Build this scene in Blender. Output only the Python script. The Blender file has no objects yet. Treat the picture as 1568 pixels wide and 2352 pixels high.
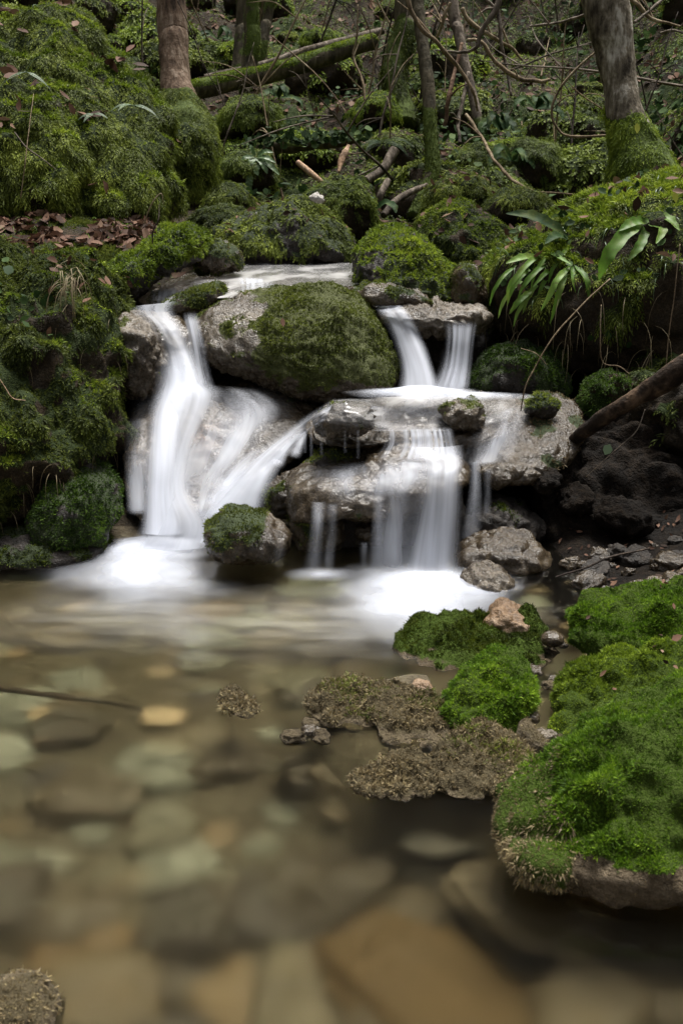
import bpy, math, random
import numpy as np
from mathutils import Vector
from mathutils.bvhtree import BVHTree

random.seed(7)
RNG = np.random.default_rng(7)
scene = bpy.context.scene
COL = scene.collection

# ------------------------------------------------------------------ camera measurements
CAM = np.array([0.0, 0.0, 1.2])
PITCH = math.radians(16.0)
FPX, CX, CY = 2613.3, 784.0, 1176.0
CP, SP = math.cos(PITCH), math.sin(PITCH)

def ray(x, y):
    u = (x - CX) / FPX
    v = (CY - y) / FPX
    return np.array([u, CP + v * SP, -SP + v * CP])

def px(x, y, d):
    r = ray(x, y)
    return CAM + r * (d / r[1])

def pz(x, y, z=0.0):
    r = ray(x, y)
    return CAM + r * ((z - CAM[2]) / r[2])

# ------------------------------------------------------------------ noise
_P = RNG.permutation(256)
_P = np.concatenate([_P, _P, _P])
_G = RNG.normal(size=(256, 3))
_G /= np.linalg.norm(_G, axis=1)[:, None]

def perlin(p):
    i = np.floor(p).astype(np.int64)
    f = p - i
    i &= 255
    u = f * f * f * (f * (f * 6 - 15) + 10)
    out = np.zeros(len(p))
    for a in (0, 1):
        wa = u[:, 0] if a else 1 - u[:, 0]
        pa = _P[i[:, 0] + a]
        for b in (0, 1):
            wb = u[:, 1] if b else 1 - u[:, 1]
            pb = _P[pa + i[:, 1] + b]
            for c in (0, 1):
                wc = u[:, 2] if c else 1 - u[:, 2]
                g = _G[_P[pb + i[:, 2] + c]]
                out += wa * wb * wc * (g[:, 0] * (f[:, 0] - a) + g[:, 1] * (f[:, 1] - b) + g[:, 2] * (f[:, 2] - c))
    return out * 1.5

def fbm(p, octaves=4, gain=0.5):
    s, a = np.zeros(len(p)), 1.0
    for k in range(octaves):
        s += a * perlin(p * (2.0 ** k) + 17.3 * k)
        a *= gain
    return s

def billow(p, octaves=3, gain=0.5):
    s, a = np.zeros(len(p)), 1.0
    for k in range(octaves):
        s += a * (np.abs(perlin(p * (2.0 ** k) + 31.7 * k)) * 2 - 0.5)
        a *= gain
    return s

def sstep(a, b, x):
    t = np.clip((x - a) / (b - a), 0, 1)
    return t * t * (3 - 2 * t)

# ------------------------------------------------------------------ object plumbing
def tag(o, label=None, cat=None, group=None, kind=None):
    if label: o['label'] = label
    if cat: o['category'] = cat
    if group: o['group'] = group
    if kind: o['kind'] = kind
    return o

def build_mesh(name, V, faces, mats, attrs=None, uv=None, smooth=True, matidx=None):
    """faces: list of int arrays (n,k) of triangles/quads."""
    me = bpy.data.meshes.new(name)
    V = np.asarray(V, dtype=np.float32)
    me.vertices.add(len(V))
    me.vertices.foreach_set('co', V.ravel())
    loops = np.concatenate([f.ravel() for f in faces]).astype(np.int32)
    starts, off = [], 0
    for f in faces:
        starts.append(np.arange(len(f)) * f.shape[1] + off)
        off += f.size
    starts = np.concatenate(starts).astype(np.int32)
    me.loops.add(len(loops))
    me.loops.foreach_set('vertex_index', loops)
    me.polygons.add(len(starts))
    me.polygons.foreach_set('loop_start', starts)
    me.polygons.foreach_set('use_smooth', np.full(len(starts), smooth, dtype=bool))
    if matidx is not None:
        me.polygons.foreach_set('material_index', matidx.astype(np.int32))
    for k, a in (attrs or {}).items():
        at = me.attributes.new(k, 'FLOAT', 'POINT')
        at.data.foreach_set('value', np.asarray(a, dtype=np.float32))
    if uv is not None:
        l = me.uv_layers.new(name='UVMap')
        l.data.foreach_set('uv', np.asarray(uv, dtype=np.float32)[loops].ravel())
    for m in (mats if isinstance(mats, (list, tuple)) else [mats]):
        me.materials.append(m)
    me.update(calc_edges=True)
    me.validate()
    return me

def link(name, me, parent=None, loc=None):
    o = bpy.data.objects.new(name, me)
    COL.objects.link(o)
    if parent is not None: o.parent = parent
    if loc is not None: o.location = Vector([float(c) for c in loc])
    return o

def empty(name, loc):
    o = bpy.data.objects.new(name, None)
    COL.objects.link(o)
    o.location = Vector([float(c) for c in loc])
    o.empty_display_size = 0.1
    return o

# ------------------------------------------------------------------ materials
class NT:
    def __init__(self, name):
        self.m = bpy.data.materials.new(name)
        self.m.use_nodes = True
        self.t = self.m.node_tree
        self.t.nodes.clear()
        self.out = self.t.nodes.new('ShaderNodeOutputMaterial')
    def n(self, typ, **kw):
        nd = self.t.nodes.new(typ)
        for k, v in kw.items():
            if k.startswith('_'):
                setattr(nd, k[1:], v)
            else:
                key = k.replace('__', ' ')
                s = nd.inputs[int(k[1:])] if k[0] == 'i' and k[1:].isdigit() else nd.inputs[key]
                if hasattr(v, 'is_output'):
                    self.t.links.new(v, s)
                else:
                    s.default_value = v
        return nd
    def pos(self, obj=True):
        return self.n('ShaderNodeTexCoord').outputs['Object'] if obj else self.n('ShaderNodeNewGeometry').outputs['Position']
    def noise(self, vec, scale, detail=4, rough=0.55, dist=0.0):
        return self.n('ShaderNodeTexNoise', Vector=vec, Scale=scale, Detail=detail, Roughness=rough, Distortion=dist).outputs[0]
    def attr(self, name):
        return self.n('ShaderNodeAttribute', _attribute_name=name).outputs['Fac']
    def ramp(self, fac, stops, interp='LINEAR'):
        r = self.n('ShaderNodeValToRGB', Fac=fac)
        r.color_ramp.interpolation = interp
        els = r.color_ramp.elements
        while len(els) > 1: els.remove(els[-1])
        els[0].position = stops[0][0]; els[0].color = (*stops[0][1], 1)
        for p, c in stops[1:]:
            e = els.new(p); e.color = (*c, 1)
        return r.outputs['Color']
    def rampf(self, fac, a, b, lo=0.0, hi=1.0):
        r = self.n('ShaderNodeMapRange', Value=fac)
        r.inputs['From Min'].default_value = a; r.inputs['From Max'].default_value = b
        r.inputs['To Min'].default_value = lo; r.inputs['To Max'].default_value = hi
        r.interpolation_type = 'SMOOTHSTEP'
        return r.outputs[0]
    def math(self, op, a, b=0.0, clamp=False):
        return self.n('ShaderNodeMath', _operation=op, _use_clamp=clamp, i0=a, i1=b).outputs[0]
    def mix(self, fac, a, b, blend='MIX'):
        nd = self.t.nodes.new('ShaderNodeMix'); nd.data_type = 'RGBA'; nd.blend_type = blend
        for s, v in ((nd.inputs[0], fac), (nd.inputs[6], a), (nd.inputs[7], b)):
            if hasattr(v, 'is_output'): self.t.links.new(v, s)
            else: s.default_value = v if not isinstance(v, tuple) else (*v, 1) if len(v) == 3 else v
        return nd.outputs[2]
    def bump(self, h, strength, dist=0.02):
        return self.n('ShaderNodeBump', Height=h, Strength=strength, Distance=dist).outputs[0]
    def mixs(self, fac, a, b):
        return self.n('ShaderNodeMixShader', i0=fac, i1=a, i2=b).outputs[0]
    def surf(self, s):
        self.t.links.new(s, self.out.inputs['Surface']); return self.m

def mat_blades(name, dark, mid, bright, trans=0.3, nscale=7.0, shift=0.0):
    """moss shoots / small leaves: colour varies by shoot and by patch"""
    t = NT(name)
    p = t.pos(False)
    n1 = t.noise(p, nscale, 3)
    n2 = t.noise(p, nscale * 0.25, 2)
    f = t.math('ADD', t.math('MULTIPLY', t.attr('rnd'), 0.45), t.math('MULTIPLY', n1, 0.6))
    f = t.math('ADD', f, t.math('MULTIPLY', t.math('SUBTRACT', n2, 0.5), 0.8))
    f = t.math('ADD', f, shift - 0.02)
    c = t.ramp(f, [(0.1, dark), (0.5, mid), (0.95, bright)])
    b = t.n('ShaderNodeBsdfPrincipled', **{'Base Color': c, 'Roughness': 0.6, 'Specular IOR Level': 0.25}).outputs[0]
    tr = t.n('ShaderNodeBsdfTranslucent', Color=c).outputs[0]
    return t.surf(t.mixs(trans, b, tr))

def mat_rock(name, c1, c2, c3, scale=14.0, rough=(0.35, 0.7), bump=0.6, mossc=(0.022, 0.034, 0.008), spec=0.5, mossrough=0.9):
    t = NT(name)
    p = t.pos(False)
    n1 = t.noise(p, scale * 0.35, 5, 0.6)
    n2 = t.noise(p, scale * 3.0, 5, 0.65)
    n3 = t.noise(p, scale * 9.0, 3, 0.6)
    f = t.math('ADD', t.math('MULTIPLY', n1, 0.55), t.math('MULTIPLY', n2, 0.5))
    f = t.math('ADD', f, t.math('MULTIPLY', t.math('SUBTRACT', n3, 0.5), 0.35))
    c = t.ramp(f, [(0.33, c1), (0.52, c2), (0.72, c3)])
    n4 = t.noise(p, scale * 22.0, 2, 0.6)
    c = t.mix(t.rampf(n4, 0.62, 0.74, 0, 0.18), c, tuple(min(1, v * 1.7) for v in c3))
    c = t.mix(t.rampf(n4, 0.40, 0.30, 0, 0.8), c, tuple(v * 0.5 for v in c1))
    tn = t.attr('tint')
    c = t.mix(t.math('MULTIPLY', tn, t.rampf(n2, 0.35, 0.6)), c, t.ramp(n3, [(0.3, (0.07, 0.03, 0.012)), (0.7, (0.30, 0.15, 0.055))]))
    m = t.attr('moss')
    m = t.rampf(t.math('ADD', m, t.math('MULTIPLY', t.math('SUBTRACT', n2, 0.5), 0.9)), 0.35, 0.65)
    c = t.mix(m, c, mossc)
    h = t.math('ADD', t.math('MULTIPLY', n2, 0.7), t.math('ADD', t.math('MULTIPLY', n3, 0.4), t.math('MULTIPLY', n4, 0.2)))
    r = t.rampf(n2, 0.3, 0.7, rough[0], rough[1])
    r = t.math('MAXIMUM', r, t.math('MULTIPLY', m, mossrough))
    b = t.n('ShaderNodeBsdfPrincipled', **{'Base Color': c, 'Roughness': r, 'Specular IOR Level': spec, 'Normal': t.bump(h, bump, 0.035)})
    return t.surf(b.outputs[0])

def mat_bark(name, c1, c2, c3, mossc=(0.035, 0.05, 0.01), sx=30.0, sz=4.0):
    t = NT(name)
    p = t.pos(True)
    mp = t.n('ShaderNodeMapping', Vector=p); mp.inputs['Scale'].default_value = (sx, sx, sz)
    n1 = t.noise(mp.outputs[0], 1.0, 5, 0.6)
    n2 = t.noise(p, 5.0, 4, 0.6)
    n3 = t.noise(p, 40.0, 3, 0.6)
    f = t.math('ADD', t.math('MULTIPLY', n1, 0.6), t.math('MULTIPLY', n2, 0.45))
    c = t.ramp(f, [(0.40, c1), (0.53, c2), (0.66, c3)])
    m = t.rampf(t.math('ADD', t.attr('moss'), t.math('MULTIPLY', t.math('SUBTRACT', n2, 0.5), 1.2)), 0.35, 0.65)
    mc = t.mix(n3, mossc, tuple(min(1, x * 2.2) for x in mossc))
    c = t.mix(m, c, mc)
    h = t.math('ADD', n1, t.math('MULTIPLY', n3, 0.4))
    b = t.n('ShaderNodeBsdfPrincipled', **{'Base Color': c, 'Roughness': 0.85, 'Specular IOR Level': 0.2, 'Normal': t.bump(h, 0.9, 0.015)})
    return t.surf(b.outputs[0])

def mat_leaf_ramp(name, stops, trans=0.15, rough=0.6, spec=0.3, spots=0.0):
    t = NT(name)
    n = t.noise(t.pos(False), 60.0, 3)
    f = t.math('ADD', t.attr('rnd'), t.math('MULTIPLY', t.math('SUBTRACT', n, 0.5), 0.25))
    c = t.ramp(f, stops)
    if spots:
        s1 = t.noise(t.pos(False), 90.0, 3)
        s2 = t.noise(t.pos(False), 16.0, 2)
        c = t.mix(t.math('MULTIPLY', t.rampf(s1, 0.58, 0.68), spots), c, (0.13, 0.10, 0.04))
        c = t.mix(t.rampf(s2, 0.45, 0.75, 0, spots), c, (0.20, 0.24, 0.05))
    b = t.n('ShaderNodeBsdfPrincipled', **{'Base Color': c, 'Roughness': rough, 'Specular IOR Level': spec}).outputs[0]
    tr = t.n('ShaderNodeBsdfTranslucent', Color=c).outputs[0]
    return t.surf(t.mixs(trans, b, tr))

def mat_white_water(name, streak=18.0, along=1.6, base=0.55, contrast=1.0, seed=0.0, lo=0.32, hi=0.68, col=(0.77, 0.805, 0.89)):
    """long-exposure falling water: milky veil, opacity combed into threads along the flow"""
    t = NT(name)
    uv = t.n('ShaderNodeTexCoord').outputs['UV']
    mp = t.n('ShaderNodeMapping', Vector=uv)
    mp.inputs['Scale'].default_value = (streak, along, 1); mp.inputs['Location'].default_value = (seed, seed * 1.7, 0)
    n1 = t.noise(mp.outputs[0], 1.0, 3, 0.55, 0.2)
    mp2 = t.n('ShaderNodeMapping', Vector=uv)
    mp2.inputs['Scale'].default_value = (streak * 0.25, along * 0.8, 1); mp2.inputs['Location'].default_value = (seed + 5, 0, 0)
    n2 = t.noise(mp2.outputs[0], 1.0, 2, 0.5, 0.3)
    s = t.rampf(t.math('ADD', t.math('MULTIPLY', n1, 0.6), t.math('MULTIPLY', n2, 0.4)), lo, hi, base, 1.0)
    d = t.attr('dens')
    a = t.math('MULTIPLY', d, s, True)
    df = t.n('ShaderNodeBsdfPrincipled', **{'Base Color': (*col, 1), 'Roughness': 0.45, 'Specular IOR Level': 0.3}).outputs[0]
    tl = t.n('ShaderNodeBsdfTranslucent', Color=(*col, 1)).outputs[0]
    body = t.mixs(0.25, df, tl)
    return t.surf(t.mixs(a, t.n('ShaderNodeBsdfTransparent').outputs[0], body))

def mat_stream(name):
    """thin fast sheet over brown tufa: clear gloss with pale threads"""
    t = NT(name)
    uv = t.n('ShaderNodeTexCoord').outputs['UV']
    mp = t.n('ShaderNodeMapping', Vector=uv); mp.inputs['Scale'].default_value = (9, 2.2, 1)
    n1 = t.noise(mp.outputs[0], 1.0, 3, 0.5, 0.4)
    mp2 = t.n('ShaderNodeMapping', Vector=uv); mp2.inputs['Scale'].default_value = (3.5, 2.6, 1)
    n2 = t.noise(mp2.outputs[0], 1.0, 3, 0.5, 0.5)
    s = t.rampf(t.math('ADD', t.math('MULTIPLY', n1, 0.5), t.math('MULTIPLY', n2, 0.5)), 0.42, 0.66, 0.1, 0.75)
    a = t.math('MULTIPLY', t.attr('dens'), s, True)
    body = t.n('ShaderNodeBsdfPrincipled', **{'Base Color': (0.62, 0.61, 0.60, 1), 'Roughness': 0.3, 'Specular IOR Level': 0.5}).outputs[0]
    gl = t.n('ShaderNodeBsdfGlossy', Color=(0.9, 0.9, 0.9, 1), Roughness=0.22, Normal=t.bump(n1, 0.10, 0.02)).outputs[0]
    fr = t.n('ShaderNodeFresnel', IOR=1.33).outputs[0]
    clear = t.mixs(t.math('MULTIPLY', fr, t.rampf(t.attr('dens'), 0.0, 0.3)), t.n('ShaderNodeBsdfTransparent').outputs[0], gl)
    return t.surf(t.mixs(a, clear, body))

def mat_pool(name):
    t = NT(name)
    p = t.pos(False)
    mp = t.n('ShaderNodeMapping', Vector=p); mp.inputs['Scale'].default_value = (3.0, 9.0, 1)
    n = t.noise(mp.outputs[0], 1.0, 2, 0.5, 0.6)
    bp = t.bump(n, 0.10, 0.03)
    rf = t.n('ShaderNodeBsdfRefraction', Color=(0.95, 0.94, 0.82, 1), Roughness=0.37, IOR=1.33, Normal=bp).outputs[0]
    tp = t.n('ShaderNodeBsdfTransparent', Color=(0.90, 0.89, 0.78, 1)).outputs[0]
    under = t.mixs(0.12, rf, tp)
    gl = t.n('ShaderNodeBsdfGlossy', Color=(1, 1, 1, 1), Roughness=0.14, Normal=bp).outputs[0]
    fr = t.n('ShaderNodeFresnel', IOR=1.33, Normal=bp).outputs[0]
    return t.surf(t.mixs(fr, under, gl))

M = {}
M['tufa'] = mat_rock('wet_grey_tufa', (0.022, 0.015, 0.009), (0.070, 0.055, 0.037), (0.21, 0.176, 0.132), 14, (0.12, 0.42), 0.5, mossc=(0.05, 0.058, 0.012))
M['tufa_brown'] = mat_rock('wet_brown_tufa', (0.013, 0.009, 0.006), (0.045, 0.033, 0.020), (0.100, 0.076, 0.046), 14, (0.10, 0.36), 0.45)
M['slab'] = mat_rock('smooth_wet_slab', (0.022, 0.015, 0.009), (0.057, 0.043, 0.027), (0.14, 0.111, 0.075), 10, (0.08, 0.32), 0.35)
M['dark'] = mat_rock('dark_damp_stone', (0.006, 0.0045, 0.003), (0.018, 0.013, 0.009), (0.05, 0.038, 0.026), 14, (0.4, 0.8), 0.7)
M['soil'] = mat_rock('mossy_soil', (0.012, 0.009, 0.006), (0.03, 0.022, 0.012), (0.07, 0.05, 0.028), 12, (0.7, 0.95), 0.9, spec=0.2)
M['red_soil'] = mat_rock('rooty_red_soil', (0.02, 0.012, 0.007), (0.06, 0.032, 0.015), (0.14, 0.06, 0.03), 12, (0.7, 0.95), 0.9, spec=0.2)
M['orange'] = mat_rock('orange_stone', (0.06, 0.033, 0.015), (0.16, 0.095, 0.045), (0.30, 0.22, 0.15), 9, (0.4, 0.8), 0.6)
M['fore'] = mat_rock('brown_mossy_stone', (0.04, 0.03, 0.018), (0.11, 0.083, 0.05), (0.22, 0.175, 0.12), 22, (0.6, 0.9), 0.9, mossc=(0.05, 0.08, 0.010), spec=.15)
M['bed'] = mat_rock('pool_bed', (0.025, 0.019, 0.011), (0.075, 0.060, 0.036), (0.15, 0.135, 0.09), 5, (.7, .9), .6, spec=.2)
M['shaded_mud'] = mat_rock('mud_painted_shade', (0.002, 0.0015, 0.001), (0.008, 0.0055, 0.0035), (0.026, 0.018, 0.011), 9, (.8, .95), .9, spec=.15)  # mud taken to near black, painting in the hollow's shade
M['ground'] = mat_rock('forest_soil', (0.010, 0.008, 0.005), (0.03, 0.023, 0.014), (0.075, 0.055, 0.035), 5, (0.8, 1.0), 0.9, spec=0.15)

M['m_far'] = mat_blades('far_moss', (0.012, 0.018, 0.004), (0.085, 0.12, 0.018), (0.27, 0.34, 0.05), nscale=4)
M['m_feather'] = mat_blades('feather_moss', (0.014, 0.019, 0.004), (0.1, 0.133, 0.017), (0.33, 0.39, 0.055), nscale=7)
M['m_bright'] = mat_blades('bright_moss', (0.025, 0.044, 0.005), (0.15, 0.22, 0.018), (0.42, 0.5, 0.055), nscale=8)
M['m_dark'] = mat_blades('dark_moss', (0.008, 0.012, 0.002), (0.045, 0.064, 0.006), (0.15, 0.19, 0.016), nscale=9)
M['m_olive'] = mat_blades('olive_moss', (0.022, 0.028, 0.006), (0.095, 0.12, 0.02), (0.25, 0.29, 0.045), nscale=10)
M['m_vivid'] = mat_blades('vivid_moss', (0.016, 0.04, 0.003), (0.11, 0.215, 0.012), (0.38, 0.54, 0.04), nscale=12)
M['m_brown'] = mat_blades('brown_dry_moss', (0.05, 0.045, 0.027), (0.21, 0.16, 0.085), (0.40, 0.335, 0.17), nscale=8, trans=0.2)
M['m_deep'] = mat_blades('deep_green_moss', (0.008, 0.018, 0.003), (0.04, 0.08, 0.009), (0.14, 0.23, 0.025), nscale=12)
M['m_lime'] = mat_blades('lime_moss', (0.030, 0.048, 0.004), (0.17, 0.25, 0.016), (0.46, 0.58, 0.06), nscale=10)
M['fore_brown'] = mat_rock('brown_crusted_stone', (0.04, 0.029, 0.015), (0.115, 0.088, 0.048), (0.24, 0.19, 0.115), 24, (0.5, 0.85), 0.9, mossc=(0.095, 0.075, 0.038), spec=.3)
# ------------------------------------------------------------------ rocks
import bmesh
_ICO = {}
def ico(level):
    if level not in _ICO:
        bm = bmesh.new()
        bmesh.ops.create_icosphere(bm, subdivisions=level, radius=1.0)
        V = np.array([v.co[:] for v in bm.verts]); bm.verts.index_update()
        F = np.array([[v.index for v in f.verts] for f in bm.faces])
        bm.free()
        _ICO[level] = (V / np.linalg.norm(V, axis=1)[:, None], F)
    return _ICO[level]

def chaikin(P, n=2):
    P = np.asarray(P, float)
    for _ in range(n):
        Q = np.roll(P, -1, axis=0)
        P = np.stack([0.75 * P + 0.25 * Q, 0.25 * P + 0.75 * Q], 1).reshape(-1, P.shape[1])
    return P

def polar(poly, nth=360):
    """centroid and radius by angle of a closed outline (picture units, y down)"""
    x, y = poly[:, 0], poly[:, 1]
    x2, y2 = np.roll(x, -1), np.roll(y, -1)
    cr = x * y2 - x2 * y
    A = cr.sum()
    c = np.array([((x + x2) * cr).sum() / (3 * A), ((y + y2) * cr).sum() / (3 * A)])
    a = poly - c
    b = np.roll(a, -1, axis=0) - a
    R = np.zeros(nth)
    for k in range(nth):
        th = 2 * math.pi * k / nth
        dx, dy = math.cos(th), -math.sin(th)
        den = dx * b[:, 1] - dy * b[:, 0]
        den = np.where(np.abs(den) < 1e-9, 1e-9, den)
        tt = (a[:, 0] * b[:, 1] - a[:, 1] * b[:, 0]) / den
        ss = (a[:, 0] * dy - a[:, 1] * dx) / den
        ok = (ss >= -1e-6) & (ss <= 1 + 1e-6) & (tt > 0)
        R[k] = tt[ok].max() if ok.any() else (R[k - 1] if k else 1.0)
    return c, R

def vnormals(V, F):
    fn = np.cross(V[F[:, 1]] - V[F[:, 0]], V[F[:, 2]] - V[F[:, 0]])
    N = np.zeros_like(V)
    for k in range(3):
        np.add.at(N, F[:, k], fn)
    return N / (np.linalg.norm(N, axis=1)[:, None] + 1e-12)

SNAP = []
SOLIDS = []            # (V, F) of everything water drapes over

def lobe(outline, d, thick, amp, freq, fine, ffreq, level, e, seed, flat=0.0):
    poly = chaikin(outline, 2)
    c, R = polar(poly)
    dt, db = d if isinstance(d, tuple) else (d, d)
    y0, y1 = poly[:, 1].min(), poly[:, 1].max()
    dd = lambda y: dt + (db - dt) * (y - y0) / (y1 - y0)
    nth = len(R)
    th = 2 * np.pi * np.arange(nth) / nth
    B = np.array([px(c[0] + R[k] * math.cos(th[k]), c[1] - R[k] * math.sin(th[k]), dd(c[1] - R[k] * math.sin(th[k]))) for k in range(nth)])
    C = px(c[0], c[1], dd(c[1]))
    n, F = ico(level)
    s = np.sqrt(n[:, 0] ** 2 + n[:, 2] ** 2)
    a = (np.arctan2(n[:, 2], n[:, 0]) % (2 * np.pi)) / (2 * np.pi) * nth
    k0 = np.floor(a).astype(int) % nth
    w = (a - np.floor(a))[:, None]
    Bv = B[k0] * (1 - w) + B[(k0 + 1) % nth] * w
    sp = s ** e
    yp = np.sign(n[:, 1]) * np.abs(n[:, 1]) ** e
    V = C + (Bv - C) * sp[:, None]
    V[:, 1] += thick * yp
    size = np.mean(np.linalg.norm(B - C, axis=1))
    N = vnormals(V, F)
    dis = size * amp * fbm(V * (freq / size) + seed * 3.1, 3) + fine * billow(V * ffreq + seed, 3)
    V = V + N * dis[:, None]
    return V, F

def rock(name, label, lobes, mat='tufa', amp=.10, freq=1.7, fine=.012, ffreq=14, level=5, e=.8,
         moss=None, cat='rock', group=None, seed=None, drape=True, mossname='moss', tint=None):
    """lobes: list of (outline, depth, half thickness) welded into one stone; moss: list of blade layers"""
    seed = seed if seed is not None else (sum(map(ord, label)) % 97)
    Vs, Fs, off = [], [], 0
    for k, L in enumerate(lobes):
        lv = L[3] if len(L) > 3 else level
        V, F = lobe(L[0], L[1], L[2], amp, freq, fine, ffreq, lv, e, seed + 5 * k)
        Vs.append(V); Fs.append(F + off); off += len(V)
    V, F = np.concatenate(Vs), np.concatenate(Fs)
    N = vnormals(V, F)
    SNAP.append((V, F))
    if drape: SOLIDS.append((V, F))
    layers = moss if isinstance(moss, list) else ([moss] if moss else [])
    mask = np.zeros(len(V))
    for L in layers:
        mask = np.maximum(mask, moss_mask(V, N, L, seed))
    mask = mask * sstep(0, .015, V[:, 2])
    loc = np.array([V[:, 0].mean(), V[:, 1].mean(), V[:, 2].min()])
    at = {'moss': mask}
    if tint: at['tint'] = np.clip(tint(V), 0, 1)
    me = build_mesh(name, V - loc, [F], M[mat], at)
    o = tag(link(name, me, None, loc), label, cat, group)
    for L in layers:
        add_blades(o, loc, V, F, N, L, seed, mossname)
    return o

def moss_mask(P, N, L, seed):
    f = L.get('bias', 0.5) + L.get('nz', 0.6) * N[:, 2] + L.get('noise', 0.5) * fbm(P * L.get('nf', 5.0) + seed, 3)
    if 'where' in L: f = f + L['where'](P)
    return sstep(0.2, 0.6, f)

STYLES = {
    'feather': dict(dens=17000, L=.029, W=.0042, k=7, droop=.75, spread=.35, out=.75, plume=1),
    'far':     dict(dens=7000, L=.040, W=.0075, k=6, droop=.6, spread=.4, out=.8, plume=1),
    'short':   dict(dens=26000, L=.011, W=.0042, k=3, droop=.2, spread=.9, out=.9),
    'mid':     dict(dens=24000, L=.0135, W=.0042, k=4, droop=.35, spread=.8, out=.9),
    'star':    dict(dens=64000, L=.0080, W=.0021, k=5, droop=.1, spread=.8, out=1.0),
    'curl':    dict(dens=42000, L=.0115, W=.0024, k=4, droop=.3, spread=1.2, out=.55),
}

def tri_sample(V, F, count, rng):
    a = np.cross(V[F[:, 1]] - V[F[:, 0]], V[F[:, 2]] - V[F[:, 0]])
    ar = np.linalg.norm(a, axis=1) * .5
    cdf = np.cumsum(ar); cdf /= cdf[-1]
    t = np.searchsorted(cdf, rng.random(count)).clip(0, len(F) - 1)
    r1 = np.sqrt(rng.random(count)); r2 = rng.random(count)
    w = np.stack([1 - r1, r1 * (1 - r2), r1 * r2], 1)
    return (V[F[t]] * w[:, :, None]).sum(1), t, w, ar.sum()

def area_of(V, F):
    return (np.linalg.norm(np.cross(V[F[:, 1]] - V[F[:, 0]], V[F[:, 2]] - V[F[:, 0]]), axis=1) * .5).sum()

def blade_mesh(P, N, st, rng, name, mat, loc, clump=8.0):
    n, k = len(P), st['k']
    # shoot axis
    ax = N * st['out'] + rng.normal(size=(n, 3)) * .35
    ax[:, 2] -= st['droop']
    ax /= np.linalg.norm(ax, axis=1)[:, None] + 1e-9
    lo_ = .55 if st.get('plume') else .8
    sc = (.55 + .75 * rng.random(n)) * (lo_ + (1.45 - lo_) * sstep(-.4, .4, perlin(P * clump + 3)))
    Pk = np.repeat(P, k, 0); A = np.repeat(ax, k, 0); S = np.repeat(sc, k)
    m = n * k
    d = A + rng.normal(size=(m, 3)) * st['spread'] * .6
    d /= np.linalg.norm(d, axis=1)[:, None] + 1e-9
    side = np.cross(d, rng.normal(size=(m, 3)))
    side /= np.linalg.norm(side, axis=1)[:, None] + 1e-9
    Ln = (st['L'] * S * (.7 + .6 * rng.random(m)))[:, None]
    Wd = (st['W'] * (.7 + .6 * rng.random(m)))[:, None]
    r0 = np.repeat(rng.random(n), k)
    base = Pk - np.repeat(N, k, 0) * .004
    if st.get('plume'):
        # pinnate shoot: leaflets set left and right along a drooping axis
        t = np.tile((np.arange(k) + .3) / k, n)
        sg = np.tile(np.where(np.arange(k) % 2 == 0, 1.0, -1.0), n)[:, None]
        Np = np.repeat(N, k, 0)
        sd = np.cross(A, Np); sd /= np.linalg.norm(sd, axis=1)[:, None] + 1e-9
        la = st['L'] * S
        base = base + A * (la * t)[:, None]; base[:, 2] -= la * t * t * st['droop'] * .7
        Ad = A.copy(); Ad[:, 2] -= t * st['droop'] * 1.2
        d = Ad * .8 + sd * sg * .75 + rng.normal(size=(m, 3)) * st['spread'] * .5
        last = np.tile(np.arange(k) == k - 1, n)
        d[last] = Ad[last] + rng.normal(size=(last.sum(), 3)) * .15
        d /= np.linalg.norm(d, axis=1)[:, None] + 1e-9
        side = np.cross(d, Np + rng.normal(size=(m, 3)) * .4)
        side /= np.linalg.norm(side, axis=1)[:, None] + 1e-9
        Ln = (la * (.55 - .25 * t) * (.7 + .6 * rng.random(m)))[:, None]
        r0 = r0 * .75 + .3 * t
    up = np.cross(side, d)
    mid = base + d * Ln * .5 + up * Ln * .06
    tip = base + d * Ln; tip[:, 2] -= Ln[:, 0] * st['droop'] * .25
    V = np.stack([base, mid + side * Wd * .5, tip, mid - side * Wd * .5], 1).reshape(-1, 3)
    F = np.arange(4 * m).reshape(-1, 4)
    r = np.repeat(np.clip(r0 + rng.normal(size=m) * .12, 0, 1), 4)
    return build_mesh(name, V - loc, [F], mat, {'rnd': r}, smooth=False)

BLADES = [0]
def add_blades(parent, loc, V, F, N, L, seed, name='moss'):
    st = dict(STYLES[L.get('style', 'mid')]); st.update({k: v for k, v in L.items() if k in st})
    rng = np.random.default_rng(1000 + int(seed))
    cnt = int(area_of(V, F) * st['dens'])
    P, t, w, _ = tri_sample(V, F, cnt, rng)
    Np = (N[F[t]] * w[:, :, None]).sum(1)
    Np /= np.linalg.norm(Np, axis=1)[:, None] + 1e-9
    keep = moss_mask(P, Np, L, seed) > rng.random(cnt)
    keep &= (Np[:, 1] < .65) & (P[:, 2] > L.get('zmin', 0.012)) & (np.abs(P[:, 0]) < .33 * P[:, 1] + .25)
    gz = terrain(P[:, 0], P[:, 1])
    keep &= P[:, 2] > gz - .03
    P, Np = P[keep], Np[keep]
    if not len(P): return None
    BLADES[0] += len(P) * st['k']
    me = blade_mesh(P, Np, st, rng, name, M[L['mat']], loc)
    return link(name, me, parent)

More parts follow.
